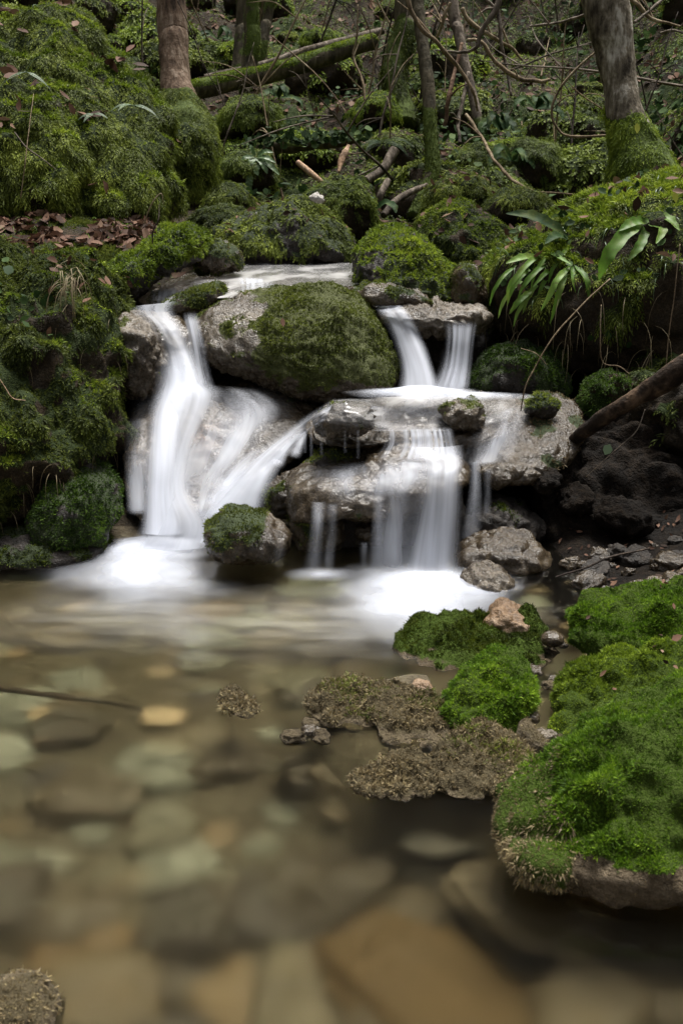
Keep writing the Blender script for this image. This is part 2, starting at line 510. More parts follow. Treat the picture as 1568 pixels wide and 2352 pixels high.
# ------------------------------------------------------------------ terrain
_ty = [-8, 1.9, 2.7, 3.3, 3.6, 3.9, 4.3, 4.6, 5.0, 6.3, 7.0, 8.5, 10, 12, 14, 17, 22, 30, 45]
_tz = [-.30, -.28, -.17, -.16, -.12, .0, .22, .5, .62, .70, .92, 1.30, 1.72, 2.45, 3.45, 6.2, 12.5, 24, 46]  # far unseen hill steepened to block low sky and darken pool reflections
def terrain(x, y):
    x = np.asarray(x, float); y = np.asarray(y, float)
    z = np.interp(y, _ty, _tz)
    p = np.stack([x, y, np.zeros_like(x)], -1).reshape(-1, 3)
    # side slopes of the little gorge, steepened out of view to block low sky
    near = 1 - sstep(3.6, 6.5, y)
    xr = np.interp(y, [0, 1.5, 2.0, 2.5, 3.0, 3.5, 4.5, 5.5, 7, 9], [.75, .7, .65, .58, .62, .66, .75, .7, .9, 1.5])
    xl = np.interp(y, [0, 2.5, 3.2, 3.6, 4.5, 5.5, 7, 9], [1.6, 1.6, 1.5, 1.3, .95, .8, 1.0, 1.6])
    s = np.maximum(x - xr, 0)
    # low muddy shelf running in under the right overhang
    cave = sstep(3.0, 3.2, y) * (1 - sstep(4.7, 5.1, y))
    shaded_mud = .02 + .10 * sstep(0, .8, s) + .06 * sstep(3.5, 4.4, y)
    z = z * (1 - cave * sstep(-.05, .12, s)) + shaded_mud * cave * sstep(-.05, .12, s)
    z = z + (1 - cave) * (near * .2 * sstep(0, .22, s) + .35 * sstep(.5, 1.3, s))
    z = z + np.maximum(s - .9 - .5 * cave, 0) * .62 + np.maximum(s - 3, 0) * .6
    s2 = np.maximum(-x - xl, 0)
    z = z + near * .3 * sstep(0, .3, s2) + .35 * sstep(.3, 1.2, s2) * (y < 60)
    z = z + np.maximum(s2 - .9, 0) * .62 + np.maximum(s2 - 3, 0) * .6
    # shallow gravel spit under the near mossy stones
    gx_ = ((x - .30) / .42) ** 2 + ((y - 2.42) / .42) ** 2
    z = np.where((y < 3.2) & (x < .75), z + np.maximum(-.012 - z, 0) * sstep(1.3, .35, gx_), z)
    # unseen rise behind the camera, added to block low light
    z = z + np.maximum(-y - 1.0, 0) * .45
    a = .05 + .16 * sstep(6, 9, y) + .12 * sstep(10, 14, y)
    n = fbm(p * .7, 4).reshape(x.shape) * a + fbm(p * 3.1 + 9, 3).reshape(x.shape) * (.02 + .05 * sstep(6, 8, y))
    return z + n

def make_terrain():
    ys = np.concatenate([np.linspace(-8, 0, 30), np.linspace(.05, 16, 420), np.linspace(16.3, 45, 70)])
    u = np.linspace(-1, 1, 361)
    xs = np.sign(u) * (2.5 * np.abs(u) + 20 * np.abs(u) ** 3.2)
    X, Y = np.meshgrid(xs, ys)
    Z = terrain(X, Y)
    V = np.stack([X, Y, Z], -1).reshape(-1, 3)
    ny, nx = X.shape
    i = np.arange((ny - 1) * nx).reshape(ny - 1, nx)[:, :-1].ravel()
    F = np.stack([i, i + 1, i + nx + 1, i + nx], 1)
    gm = sstep(.05, .5, fbm(V * 1.3 + 40, 3) + .1) * sstep(4.5, 6, V[:, 1]) * .8
    fc = V[F].mean(1)
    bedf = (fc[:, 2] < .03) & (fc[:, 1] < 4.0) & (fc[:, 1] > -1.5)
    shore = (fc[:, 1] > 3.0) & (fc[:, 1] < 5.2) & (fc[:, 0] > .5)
    bedf = np.where(shore, 2, bedf.astype(int))  # shore and hollow floor take the mud with painted shade
    o = link('ground', build_mesh('ground', V, [F], [M['ground'], M['bed'], M['shaded_mud']], {'moss': gm}, matidx=bedf))
    tag(o, 'dark leafy soil of the wooded slope and stream bed', None, None, 'structure')
    T = np.concatenate([F[:, [0, 1, 2]], F[:, [0, 2, 3]]])
    return V, T

# ------------------------------------------------------------------ tubes
def spline(P, n):
    P = np.asarray(P, float)
    Q = np.concatenate([[2 * P[0] - P[1]], P, [2 * P[-1] - P[-2]]])
    m = len(P) - 1
    out = []
    for u in np.linspace(0, m, n):
        k = min(int(u), m - 1); t = u - k
        a, b, c, d = Q[k], Q[k + 1], Q[k + 2], Q[k + 3]
        out.append(.5 * (2 * b + (c - a) * t + (2 * a - 5 * b + 4 * c - d) * t * t + (3 * b - 3 * c + d - a) * t ** 3))
    return np.array(out)

def tube(P, R, seg=10, n=40, rough=.08, seed=0, nf=14.0, caps=True, wob=0):
    P = np.asarray(P, float)
    S = spline(np.concatenate([P, np.asarray(R, float)[:, None]], 1), n)
    C, r = S[:, :3], np.maximum(S[:, 3], 1e-4)
    if wob:
        q = C * 5 + seed
        C = C + np.stack([fbm(q, 3), fbm(q + 50, 3), fbm(q + 90, 3)], 1) * wob * r[:, None]
    T = np.gradient(C, axis=0); T /= np.linalg.norm(T, axis=1)[:, None] + 1e-9
    ref = np.array([0.0, 1.0, 0.0]) if abs(T[0][1]) < .8 else np.array([1.0, 0, 0])
    a = np.cross(T, ref); a /= np.linalg.norm(a, axis=1)[:, None] + 1e-9
    b = np.cross(T, a)
    th = 2 * np.pi * np.arange(seg) / seg
    D = a[:, None] * np.cos(th)[None, :, None] + b[:, None] * np.sin(th)[None, :, None]
    V = (C[:, None] + D * r[:, None, None]).reshape(-1, 3)
    if rough:
        q = np.stack([V[:, 0], V[:, 1], V[:, 2]], 1)
        V = V + D.reshape(-1, 3) * (np.repeat(r, seg) * rough * 2 * fbm(q * nf + seed, 3))[:, None]
    i, j = np.meshgrid(np.arange(n - 1), np.arange(seg), indexing='ij')
    j2 = (j + 1) % seg
    F = np.stack([i * seg + j, i * seg + j2, (i + 1) * seg + j2, (i + 1) * seg + j], -1).reshape(-1, 4)
    T3 = []
    if caps:
        V = np.concatenate([V, C[:1], C[-1:]])
        k = np.arange(seg); k2 = (k + 1) % seg
        T3 = [np.stack([np.full(seg, n * seg), k2, k], 1), np.stack([np.full(seg, n * seg + 1), (n - 1) * seg + k, (n - 1) * seg + k2], 1)]
    return V, F, (np.concatenate(T3) if caps else np.zeros((0, 3), int))

def as_tris(F, T3):
    return np.concatenate([F[:, [0, 1, 2]], F[:, [0, 2, 3]], T3]) if len(T3) else np.concatenate([F[:, [0, 1, 2]], F[:, [0, 2, 3]]])

def branch(name, label, P, R, mat, cat='branch', group=None, seg=8, n=40, rough=.08, parent=None, twigs=()):
    V, F, T3 = tube(P, R, seg, n, rough, seed=len(label), wob=.9)
    for (TP, TR) in twigs:
        V2, F2, T2 = tube(TP, TR, 6, 14, rough)
        F = np.concatenate([F, F2 + len(V)]); T3 = np.concatenate([T3, T2 + len(V)]); V = np.concatenate([V, V2])
    loc = np.asarray(P[0]) if parent is None else np.zeros(3)
    me = build_mesh(name, V - loc, [F, T3] if len(T3) else [F], M[mat], {'moss': np.zeros(len(V))})
    o = link(name, me, parent, loc if parent is None else None)
    return tag(o, label, cat, group)

# ------------------------------------------------------------------ leaf shapes
def leaf_batch(P, N, D, Ln, Wd, rng, curl=.3, fold=.25):
    """pointed leaves: roots P, face normal N, axis D; 8 points each"""
    m = len(P)
    S = np.cross(D, N); S /= np.linalg.norm(S, axis=1)[:, None] + 1e-9
    U = np.cross(S, D)
    Ln = Ln[:, None]; Wd = Wd[:, None]
    c = (rng.random((m, 1)) - .3) * curl
    f = (rng.random((m, 1))) * fold
    def at(t, w, lift):
        return P + D * Ln * t + S * Wd * w + U * (Ln * c * t * t + np.abs(w) * Wd * f + lift)
    jit = lambda: (rng.random((m, 1)) - .5) * Ln * .08
    vs = [at(0, 0, 0), at(.33, -.42, jit()), at(.33, 0, 0), at(.33, .42, jit()), at(.68, -.36, jit()), at(.68, 0, 0), at(.68, .36, jit()), at(1, 0, jit())]
    V = np.stack(vs, 1).reshape(-1, 3)
    b = (np.arange(m) * 8)[:, None]
    tri = np.concatenate([b + np.array([[0, 2, 1]]), b + np.array([[0, 3, 2]]), b + np.array([[4, 5, 7]]), b + np.array([[5, 6, 7]])])
    quad = np.concatenate([b + np.array([[1, 2, 5, 4]]), b + np.array([[2, 3, 6, 5]])])
    return V, tri, quad

def scatter_leaves(name, label, P, N, size, mat, seed, flat=.35, kind='stuff', parent=None, width=.6, curl=.5, fold=.5, lift=.006):
    rng = np.random.default_rng(seed)
    m = len(P)
    Nn = N + rng.normal(size=(m, 3)) * flat; Nn /= np.linalg.norm(Nn, axis=1)[:, None]
    D = np.cross(Nn, rng.normal(size=(m, 3))); D /= np.linalg.norm(D, axis=1)[:, None]
    Ln = size * (.6 + .8 * rng.random(m)); Wd = Ln * width * (.8 + .4 * rng.random(m))
    V, tri, quad = leaf_batch(P + N * lift - D * Ln[:, None] * .5, Nn, D, Ln, Wd, rng, curl, fold)
    r = np.repeat(rng.random(m), 8)
    o = link(name, build_mesh(name, V, [tri, quad], M[mat], {'rnd': r}, smooth=True), parent)
    return tag(o, label, None, None, kind)

def strap_frond(P0, D0, length, width, droop, rng, wav=.12, n=16):
    """strap-shaped fern frond arching from P0"""
    D0 = np.asarray(D0, float); D0 /= np.linalg.norm(D0)
    C = [np.asarray(P0, float)]; d = D0.copy()
    for k in range(n - 1):
        d = d + np.array([0, 0, -droop / n]); d /= np.linalg.norm(d)
        C.append(C[-1] + d * length / (n - 1))
    C = np.array(C)
    T = np.gradient(C, axis=0); T /= np.linalg.norm(T, axis=1)[:, None]
    side = np.cross(T, np.array([0, -.45, 1.0])); side /= np.linalg.norm(side, axis=1)[:, None] + 1e-9
    up = np.cross(side, T)
    t = np.linspace(0, 1, n)
    prof = np.clip(np.minimum(t / .12, 1) ** .8 * np.minimum((1 - t) / .45, 1) ** .7, 0, 1) * (1 - .15 * t)
    prof[0] = .06
    ph = rng.random() * 6
    rows = []
    for s, hgt in ((-1, .2), (-.5, .06), (0, -.03), (.5, .06), (1, .2)):
        wv = wav * np.sin(t * 24 + ph + (s > 0) * 2) * abs(s)
        rows.append(C + side * (width * .5 * prof * s * (1 + wv * .6))[:, None] + up * (width * .5 * prof * (hgt + wv))[:, None])
    V = np.stack(rows, 1).reshape(-1, 3)
    i, j = np.meshgrid(np.arange(n - 1), np.arange(4), indexing='ij')
    F = np.stack([i * 5 + j, (i + 1) * 5 + j, (i + 1) * 5 + j + 1, i * 5 + j + 1], -1).reshape(-1, 4)
    return V, F

def hart_fern(label, base, dirs, mat='fern', seed=1, group=None, name='fern'):
    rng = np.random.default_rng(seed)
    root = tag(empty(name, base), label, 'fern', group)
    for (d, L, W, dr) in dirs:
        V, F = strap_frond(rng.normal(size=3) * .008, d, L, W, dr, rng)
        link('frond', build_mesh('frond', V, [F], M[mat], {'rnd': np.full(len(V), rng.random())}), root)
    return root

def pinnate_frond(P0, D0, length, width, droop, rng, n=34):
    D0 = np.asarray(D0, float); D0 /= np.linalg.norm(D0)
    C = [np.asarray(P0, float)]; d = D0.copy()
    for k in range(n - 1):
        d = d + np.array([0, 0, -droop / n]); d /= np.linalg.norm(d)
        C.append(C[-1] + d * length / (n - 1))
    C = np.array(C)
    T = np.gradient(C, axis=0); T /= np.linalg.norm(T, axis=1)[:, None]
    side = np.cross(T, np.array([0, -.6, 1.0])); side /= np.linalg.norm(side, axis=1)[:, None] + 1e-9
    up = np.cross(side, T)
    t = np.linspace(0, 1, n)
    prof = np.clip(np.minimum((t - .05) / .15, 1), 0, 1) * (1 - t) ** .7
    P, N, D, Ln = [], [], [], []
    for k in range(2, n):
        for s in (-1, 1):
            P.append(C[k]); N.append(up[k]); D.append(side[k] * s + T[k] * .45); Ln.append(max(width * .5 * prof[k], .003))
    D = np.array(D); D /= np.linalg.norm(D, axis=1)[:, None]
    Ln = np.array(Ln)
    V, tri, quad = leaf_batch(np.array(P), np.array(N), D, Ln, np.minimum(length / n * .85, Ln * .6), rng, .1, .1)
    V2, F2, T2 = tube(C[[0, n // 3, 2 * n // 3, n - 1]], [.0022, .0018, .0012, .0006], 5, 12, 0)
    quad = np.concatenate([quad, F2 + len(V)]); tri = np.concatenate([tri, T2 + len(V)]); V = np.concatenate([V, V2])
    return V, tri, quad

def feather_fern(label, base, dirs, mat='fern_blue', seed=1, group=None):
    rng = np.random.default_rng(seed)
    root = tag(empty('fern', base), label, 'fern', group)
    for (d, L, W, dr) in dirs:
        V, tri, quad = pinnate_frond(np.zeros(3), d, L, W, dr, rng)
        link('frond', build_mesh('frond', V, [tri, quad], M[mat], {'rnd': np.full(len(V), rng.random())}), root)
    return root

# ------------------------------------------------------------------ falling water
BVH = [None]
SNAPT = [None]
def make_snap():
    keep, SOLIDS[:] = list(SOLIDS), [s for s in SNAP] + [(GV, GT)]
    old = BVH[0]; make_bvh(); SNAPT[0] = BVH[0]; BVH[0] = old; SOLIDS[:] = keep

def make_bvh():
    off, VV, FF = 0, [], []
    for V, F in SOLIDS:
        VV.append(V); FF.append(F + off); off += len(V)
    VV = np.concatenate(VV); FF = np.concatenate(FF)
    BVH[0] = BVHTree.FromPolygons(VV.tolist(), FF.tolist())

def water_sheet(name, label, rows, mat, nu=40, nv=70, gap=.015, bulge=.02, edge=.28, cat='waterfall', parent=None, ripple=.004,
                fade=None, tol=.6, drape=True, kind=None, group=None, world=False):
    """a film of water: rows are (xl,yl,dl, xr,yr,dr, density) cross-sections down the flow, laid on the rock behind it"""
    R = np.array([[*px(r[0], r[1], r[2]), *px(r[3], r[4], r[5]), r[6]] for r in rows]) if not world else np.array(rows, float)
    S = spline(R, nv)
    u = np.linspace(0, 1, nu)
    V = S[:, None, 0:3] * (1 - u)[None, :, None] + S[:, None, 3:6] * u[None, :, None]
    width = np.linalg.norm(S[:, 3:6] - S[:, 0:3], axis=1)
    V[:, :, 1] -= bulge * (1 - (2 * u - 1) ** 2)[None, :]
    seg = np.linalg.norm(np.diff(V[:, nu // 2], axis=0), axis=1)
    vlen = np.concatenate([[0], np.cumsum(seg)])
    UV = np.stack([np.broadcast_to((u[None, :] - .5) * width[:, None].mean() + .5, (nv, nu)), np.broadcast_to(vlen[:, None], (nv, nu))], -1)
    q = np.stack([UV[..., 0] * 30, UV[..., 1] * 2, np.full((nv, nu), len(label))], -1).reshape(-1, 3)
    rp = perlin(q).reshape(nv, nu)
    V[:, :, 1] -= ripple * rp
    if drape and BVH[0] is not None:
        t = np.ones((nv, nu))
        rel = V - CAM
        dist = np.linalg.norm(rel, axis=2)
        for i in range(nv):
            for j in range(nu):
                dvec = rel[i, j] / dist[i, j]
                hit = BVH[0].ray_cast(Vector(CAM), Vector(dvec), dist[i, j] + .05)
                if hit[3] is not None and hit[3] > dist[i, j] - tol:
                    t[i, j] = min(1.0, (hit[3] - gap) / dist[i, j])
        lim = t.copy()
        for _ in range(22):
            p = np.pad(t, 1, mode='edge')
            t = np.minimum((p[1:-1, 1:-1] * 2 + p[:-2, 1:-1] + p[2:, 1:-1] + p[1:-1, :-2] + p[1:-1, 2:]) / 6, lim)
        V = CAM + rel * t[:, :, None]
    ed = np.minimum(u, 1 - u) / edge
    vv = np.linspace(0, 1, nv)
    dn = S[:, 6][:, None] * sstep(0, 1, ed)[None, :]
    fade = fade or ((.16, .1) if mat == 'threads' else (.1, .06) if mat == 'veil' else (0, 0))
    if fade[0]: dn = dn * sstep(0, fade[0], vv)[:, None]
    if fade[1]: dn = dn * sstep(0, fade[1], 1 - vv)[:, None]
    i, j = np.meshgrid(np.arange(nv - 1), np.arange(nu - 1), indexing='ij')
    F = np.stack([i * nu + j, (i + 1) * nu + j, (i + 1) * nu + j + 1, i * nu + j + 1], -1).reshape(-1, 4)
    V = V.reshape(-1, 3)
    loc = V.mean(0) if parent is None else np.array(parent.location)
    o = link(name, build_mesh(name, V - loc, [F], M[mat], {'dens': np.clip(dn, 0, 1).ravel()}, uv=UV.reshape(-1, 2)), parent, loc if parent is None else None)
    if parent is None: tag(o, label, cat, group, kind)
    return o

def foam_patch(parent, cx, cy, rx, ry, z, dens, mat='foam', h=.012, rot=0.0, layers=2, name='foam', power=1.0):
    """low soft mound of churned water lying on the pool"""
    nr, nt = 26, 56
    Vs, Fs, Ds, UVs, off = [], [], [], [], 0
    c, s = math.cos(rot), math.sin(rot)
    for L in range(layers):
        k = 1 - .22 * L
        r = np.linspace(0, 1, nr); th = 2 * np.pi * np.arange(nt) / nt
        RR, TT = np.meshgrid(r, th, indexing='ij')
        X = RR * np.cos(TT) * rx * k; Y = RR * np.sin(TT) * ry * k
        Xr, Yr = X * c - Y * s, X * s + Y * c
        Z = z + h * (.6 + .5 * L) * (1 - RR ** 2) ** 2 * .35 + .004 + .004 * L
        p = np.stack([cx + Xr, cy + Yr, Z], -1).reshape(-1, 3)
        nz = fbm(p * np.array([5, 5, 0]) + 7 * L, 3)
        d = dens * np.clip(1 - RR.ravel() + .22 * nz * sstep(.1, .5, RR.ravel()), 0, 1) ** (1.25 * power)
        Vs.append(p); Ds.append(np.clip(d * (RR.ravel() < .999), 0, 1)); UVs.append(np.stack([X.ravel() * 2 + .3, Y.ravel() * 2], 1))
        i, j = np.meshgrid(np.arange(nr - 1), np.arange(nt), indexing='ij'); j2 = (j + 1) % nt
        Fs.append(np.stack([i * nt + j, (i + 1) * nt + j, (i + 1) * nt + j2, i * nt + j2], -1).reshape(-1, 4) + off); off += len(p)
    loc = np.array(parent.location)
    return link(name, build_mesh(name, np.concatenate(Vs) - loc, [np.concatenate(Fs)], M[mat], {'dens': np.concatenate(Ds)}, uv=np.concatenate(UVs)), parent)

def strap_path(P, width, rng, wav=.08):
    """strap frond through given points"""
    n = 26
    C = spline(P, n)
    T = np.gradient(C, axis=0); T /= np.linalg.norm(T, axis=1)[:, None]
    side = np.cross(T, np.array([.15, -.75, .65])); side /= np.linalg.norm(side, axis=1)[:, None] + 1e-9
    up = np.cross(side, T)
    t = np.linspace(0, 1, n)
    prof = np.clip(np.minimum(t / .18, 1) ** .7 * np.minimum((1 - t) / .4, 1) ** .65, 0, 1)
    prof[0] = .1
    ph = rng.random() * 6
    rows = []
    for s, hgt in ((-1, .22), (-.5, .07), (0, -.04), (.5, .07), (1, .22)):
        wv = wav * np.sin(t * 30 + ph + (s > 0) * 2.3) * abs(s)
        rows.append(C + side * (width * .5 * prof * s * (1 + wv))[:, None] + up * (width * .5 * prof * (hgt + 1.6 * wv))[:, None])
    V = np.stack(rows, 1).reshape(-1, 3)
    i, j = np.meshgrid(np.arange(n - 1), np.arange(4), indexing='ij')
    F = np.stack([i * 5 + j, (i + 1) * 5 + j, (i + 1) * 5 + j + 1, i * 5 + j + 1], -1).reshape(-1, 4)
    return V, F

def path_fern(label, fronds, mat, seed):
    """fern whose fronds follow given curves: each (points with depth, width)"""
    rng = np.random.default_rng(seed)
    x0, y0, d0 = fronds[0][0][0]
    r_ = ray(x0, y0); r_ = r_ / np.linalg.norm(r_)
    hit = SNAPT[0].ray_cast(Vector(CAM), Vector(r_), 30)
    sh = (hit[0][1] - d0 - .01) if hit[0] is not None and abs(hit[0][1] - d0) < 1.5 else 0
    fronds = [([(x, y, d + sh) for (x, y, d) in p_], w_) for p_, w_ in fronds]
    base = px(*fronds[0][0][0])
    root = tag(empty('fern', base), label, 'fern')
    for pts, w in fronds:
        V, F = strap_path([px(*p) - base for p in pts], w, rng)
        link('frond', build_mesh('frond', V, [F], M[mat], {'rnd': np.full(len(V), .2 + .7 * rng.random())}), root)
    return root
# ------------------------------------------------------------------ more materials
M['stick'] = mat_bark('grey_stick', (0.03, 0.024, 0.018), (0.10, 0.08, 0.06), (0.24, 0.2, 0.16))
M['stick_tan'] = mat_bark('tan_stick', (0.07, 0.05, 0.03), (0.19, 0.14, 0.085), (0.33, 0.27, 0.18))
M['stick_dark'] = mat_bark('dark_stick', (0.012, 0.009, 0.007), (0.035, 0.026, 0.02), (0.10, 0.075, 0.055))
M['split'] = mat_bark('split_wood', (0.22, 0.13, 0.075), (0.38, 0.25, 0.16), (0.5, 0.36, 0.25), sx=60, sz=3)
M['bark_red'] = mat_bark('reddish_bark', (0.04, 0.026, 0.017), (0.125, 0.082, 0.053), (0.25, 0.19, 0.14), sx=34, sz=4)
M['bark_grey'] = mat_bark('grey_lichen_bark', (0.04, 0.032, 0.022), (0.17, 0.145, 0.105), (0.52, 0.49, 0.42), sx=30, sz=9)
M['bark_moss'] = mat_bark('mossy_bark', (0.025, 0.022, 0.012), (0.06, 0.05, 0.03), (0.13, 0.11, 0.07), mossc=(0.035, 0.05, 0.008))
M['rot'] = mat_bark('rotten_wood', (0.03, 0.017, 0.010), (0.10, 0.058, 0.035), (0.24, 0.155, 0.10), sx=9, sz=9)
M['rot_dark'] = mat_bark('dark_rotten_wood', (0.008, 0.005, 0.003), (0.028, 0.018, 0.011), (0.12, 0.078, 0.048), sx=26, sz=26)
M['fern_mid'] = mat_leaf_ramp('fern_mid_green', [(0, (0.05, 0.10, 0.03)), (1, (0.12, 0.19, 0.075))], .25, .45, .4)
M['litter'] = mat_leaf_ramp('dead_leaves', [(0, (0.025, 0.014, 0.009)), (.35, (0.07, 0.038, 0.025)), (.65, (0.14, 0.075, 0.05)), (.85, (0.15, 0.085, 0.055)), (1, (0.21, 0.14, 0.095))], .1, .7, .15)
M['ivy'] = mat_leaf_ramp('ivy_green', [(0, (0.010, 0.022, 0.006)), (.5, (0.025, 0.05, 0.014)), (.85, (0.055, 0.095, 0.03)), (1, (0.11, 0.16, 0.06))], .2, .7, .12)
M['fern'] = mat_leaf_ramp('fern_green', [(0, (0.06, 0.14, 0.015)), (.5, (0.12, 0.24, 0.03)), (1, (0.22, 0.36, 0.07))], .4, .5, .3, spots=.55)
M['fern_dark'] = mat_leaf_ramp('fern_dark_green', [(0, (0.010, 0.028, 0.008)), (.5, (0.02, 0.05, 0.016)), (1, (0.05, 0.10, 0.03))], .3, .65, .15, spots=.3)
M['fern_blue'] = mat_leaf_ramp('fern_pale', [(0, (0.07, 0.12, 0.06)), (1, (0.17, 0.24, 0.14))], .25, .5, .4)
M['yellow_leaf'] = mat_leaf_ramp('yellow_leaf', [(0, (0.2, 0.26, 0.03)), (1, (0.4, 0.42, 0.06))], .4, .5, .3)
M['straw'] = mat_leaf_ramp('dry_straw', [(0, (0.10, 0.075, 0.035)), (1, (0.32, 0.26, 0.15))], .2, .6, .3)
M['chip'] = mat_rock('white_chip', (0.2, 0.18, 0.15), (0.45, 0.42, 0.38), (0.65, 0.63, 0.6), 30, (.6, .9), .5)
M['pool'] = mat_pool('clear_pool_water')
M['stream'] = mat_stream('thin_stream_water')
M['fall'] = mat_white_water('silky_water', 15, 1.0, .30, lo=.33, hi=.67)
M['threads'] = mat_white_water('water_threads', 50, .8, .12, lo=.4, hi=.6)
M['soft'] = mat_white_water('soft_sliding_water', 9, 1.0, .28, lo=.36, hi=.64)
M['veil'] = mat_white_water('thin_water_veil', 14, 2.4, .12, lo=.38, hi=.66)
M['drift_sheen'] = mat_white_water('foam_painted_sheen', 1.2, 5, .1, lo=.35, hi=.7, col=(0.70, 0.68, 0.60))  # thin foam, thickened to paint pale sky reflection on the pool
M['foam'] = mat_white_water('churned_foam', 5, 5, .6)
t = NT('river_stone')
oi = t.n('ShaderNodeObjectInfo').outputs['Random']
p = t.pos(True)
cst = t.ramp(oi, [(0, (0.018, 0.013, 0.008)), (.2, (0.05, 0.037, 0.018)), (.4, (0.115, 0.083, 0.038)), (.6, (0.12, 0.125, 0.085)), (.8, (0.22, 0.225, 0.165)), (.9, (0.14, 0.082, 0.024)), (1, (0.34, 0.28, 0.17))])
nn = t.noise(p, 3.5, 4)
cst = t.mix(t.rampf(nn, .3, .75, 0, .6), cst, (0.07, 0.055, 0.035))
M['river'] = t.surf(t.n('ShaderNodeBsdfPrincipled', **{'Base Color': cst, 'Roughness': .7}).outputs[0])

# ------------------------------------------------------------------ ground
GV, GT = make_terrain()
SOLIDS.append((GV, GT))

F_ = lambda mat, **k: dict(mat=mat, style='feather', **k)
S_ = lambda mat, **k: dict(mat=mat, style='short', **k)
D_ = lambda mat, **k: dict(mat=mat, style='mid', **k)

# ---- left side
REDC = [px(262, 880, 3.75), px(275, 950, 3.75)]
REDW = lambda P: -1.3 * sum(np.exp(-(((P - q) * np.array([1, .25, .55]) / .042) ** 2).sum(1)) for q in REDC)
rock('mossy_boulder', 'huge feathery moss covered boulder filling the upper left', [
    ([(-160, 130), (-60, 50), (60, 34), (150, 38), (205, 62), (222, 125), (290, 145), (335, 185), (376, 248), (396, 325), (404, 410), (404, 505), (300, 535), (100, 530), (-160, 530)], (6.5, 5.7), .55, 6),
    ([(-160, 215), (0, 197), (70, 194), (140, 208), (172, 260), (205, 360), (195, 500), (-160, 520)], (5.72, 5.38), .3, 6)],
    'soil', amp=.12, freq=2.2, fine=.035, ffreq=7, level=6, moss=[F_('m_feather', bias=.75, nz=.3, noise=.7, nf=3.5), D_('m_bright', bias=-.55, nz=1.1, noise=.6, nf=3, L=.022)], cat='boulder')
rock('mossy_boulder', 'narrow mossy boulder between the huge left boulder and the stream', [
    ([(412, 310), (432, 278), (462, 286), (484, 318), (488, 370), (478, 418), (455, 448), (432, 440), (415, 380)], 6.3, .24)],
    'soil', fine=.03, ffreq=8, moss=F_('m_feather', bias=.8, nz=.4, noise=.5), cat='boulder')
rock('mossy_bank', 'left ledge strewn with brown dead leaves below the huge boulder', [
    ([(-200, 495), (60, 478), (220, 488), (330, 515), (385, 550), (350, 610), (290, 650), (200, 670), (0, 720), (-200, 720)], (5.5, 4.7), .35, 5)],
    'soil', amp=.05, fine=.015, moss=D_('m_olive', bias=.15, nz=.35, noise=.8), cat='bank')
rock('mossy_bank', 'tall mossy bank wall at the left edge of the pool', [
    ([(-220, 620), (-60, 575), (90, 570), (180, 605), (245, 655), (278, 720), (290, 800), (284, 900), (286, 980), (255, 1040), (180, 1085), (80, 1130), (40, 1220), (-220, 1250)], (4.55, 3.75), .42, 6)],
    'soil', amp=.15, freq=3.0, fine=.035, ffreq=8, level=6, tint=lambda P: -REDW(P) * .45, moss=[F_('m_dark', bias=.4, nz=.5, noise=1.0, L=.019, W=.0042, dens=20000, where=REDW), D_('m_olive', bias=.1, nz=.55, noise=1.1, nf=7, dens=15000, where=REDW), D_('m_bright', bias=-.75, nz=1.1, noise=.8, nf=3, where=REDW)], cat='bank')
rock('mossy_rock', 'dark mossy rock at the foot of the left bank wall', [
    ([(80, 1150), (110, 1090), (170, 1058), (240, 1072), (272, 1130), (268, 1200), (240, 1240), (150, 1265), (70, 1255)], (3.85, 3.7), .2)],
    'dark', fine=.012, moss=S_('m_deep', bias=.6, nz=.4, noise=.9, nf=9), cat='rock')
rock('wet_rock', 'low wet rock shelf at the waterline below the left bank', [
    ([(-120, 1240), (40, 1205), (130, 1215), (215, 1228), (262, 1250), (225, 1285), (120, 1300), (-120, 1300)], 3.72, .22)],
    'dark', fine=.012, moss=S_('m_dark', bias=.15, nz=.3, noise=.9, nf=9))
rock('mossy_rock', 'bright green moss cushion beside the upper left fall', [
    ([(238, 640), (262, 600), (310, 580), (360, 588), (370, 630), (340, 668), (300, 692), (262, 694)], 4.85, .22),
    ([(270, 620), (330, 560), (420, 548), (450, 590), (370, 640), (300, 660)], 5.0, .25),
    ([(320, 565), (370, 527), (430, 516), (468, 535), (478, 570), (440, 612), (380, 620), (330, 605)], 5.15, .28)],
    'dark', amp=.14, freq=2.4, fine=.02, ffreq=9, moss=D_('m_bright', bias=.45, nz=.6, noise=.4, L=.015, dens=20000))
rock('mossy_rock', 'small peaked mossy rock left of the upper stream', [
    ([(443, 605), (460, 568), (498, 545), (535, 558), (566, 600), (540, 620), (470, 632)], 5.3, .16)],
    'tufa_brown', amp=.15, moss=S_('m_olive', bias=.6, nz=.3, noise=.7))
# ---- behind the upper stream
rock('mossy_boulder', 'long dark mossy boulder across the head of the stream', [
    ([(480, 530), (560, 495), (640, 462), (700, 448), (755, 488), (800, 530), (820, 575), (800, 608), (600, 612), (530, 600), (485, 575)], (6.5, 6.3), .35, 6)],
    'dark', amp=.10, fine=.02, ffreq=10, moss=F_('m_feather', bias=.35, nz=.65, noise=.6, L=.026, W=.007, dens=12000), cat='boulder')
rock('mossy_boulder', 'shaded mossy boulder behind the head of the stream', [
    ([(690, 470), (720, 430), (780, 412), (840, 415), (862, 460), (860, 545), (780, 560), (700, 545)], 7.0, .3)],
    'soil', fine=.02, moss=F_('m_far', bias=.2, nz=.6, noise=.9), cat='boulder')
rock('mossy_rock', 'dark low mossy rock left of the long boulder', [
    ([(425, 570), (440, 495), (490, 470), (560, 480), (610, 520), (570, 580), (480, 600)], 6.7, .25)],
    'soil', fine=.02, moss=F_('m_dark', bias=.5, nz=.6, noise=.6))
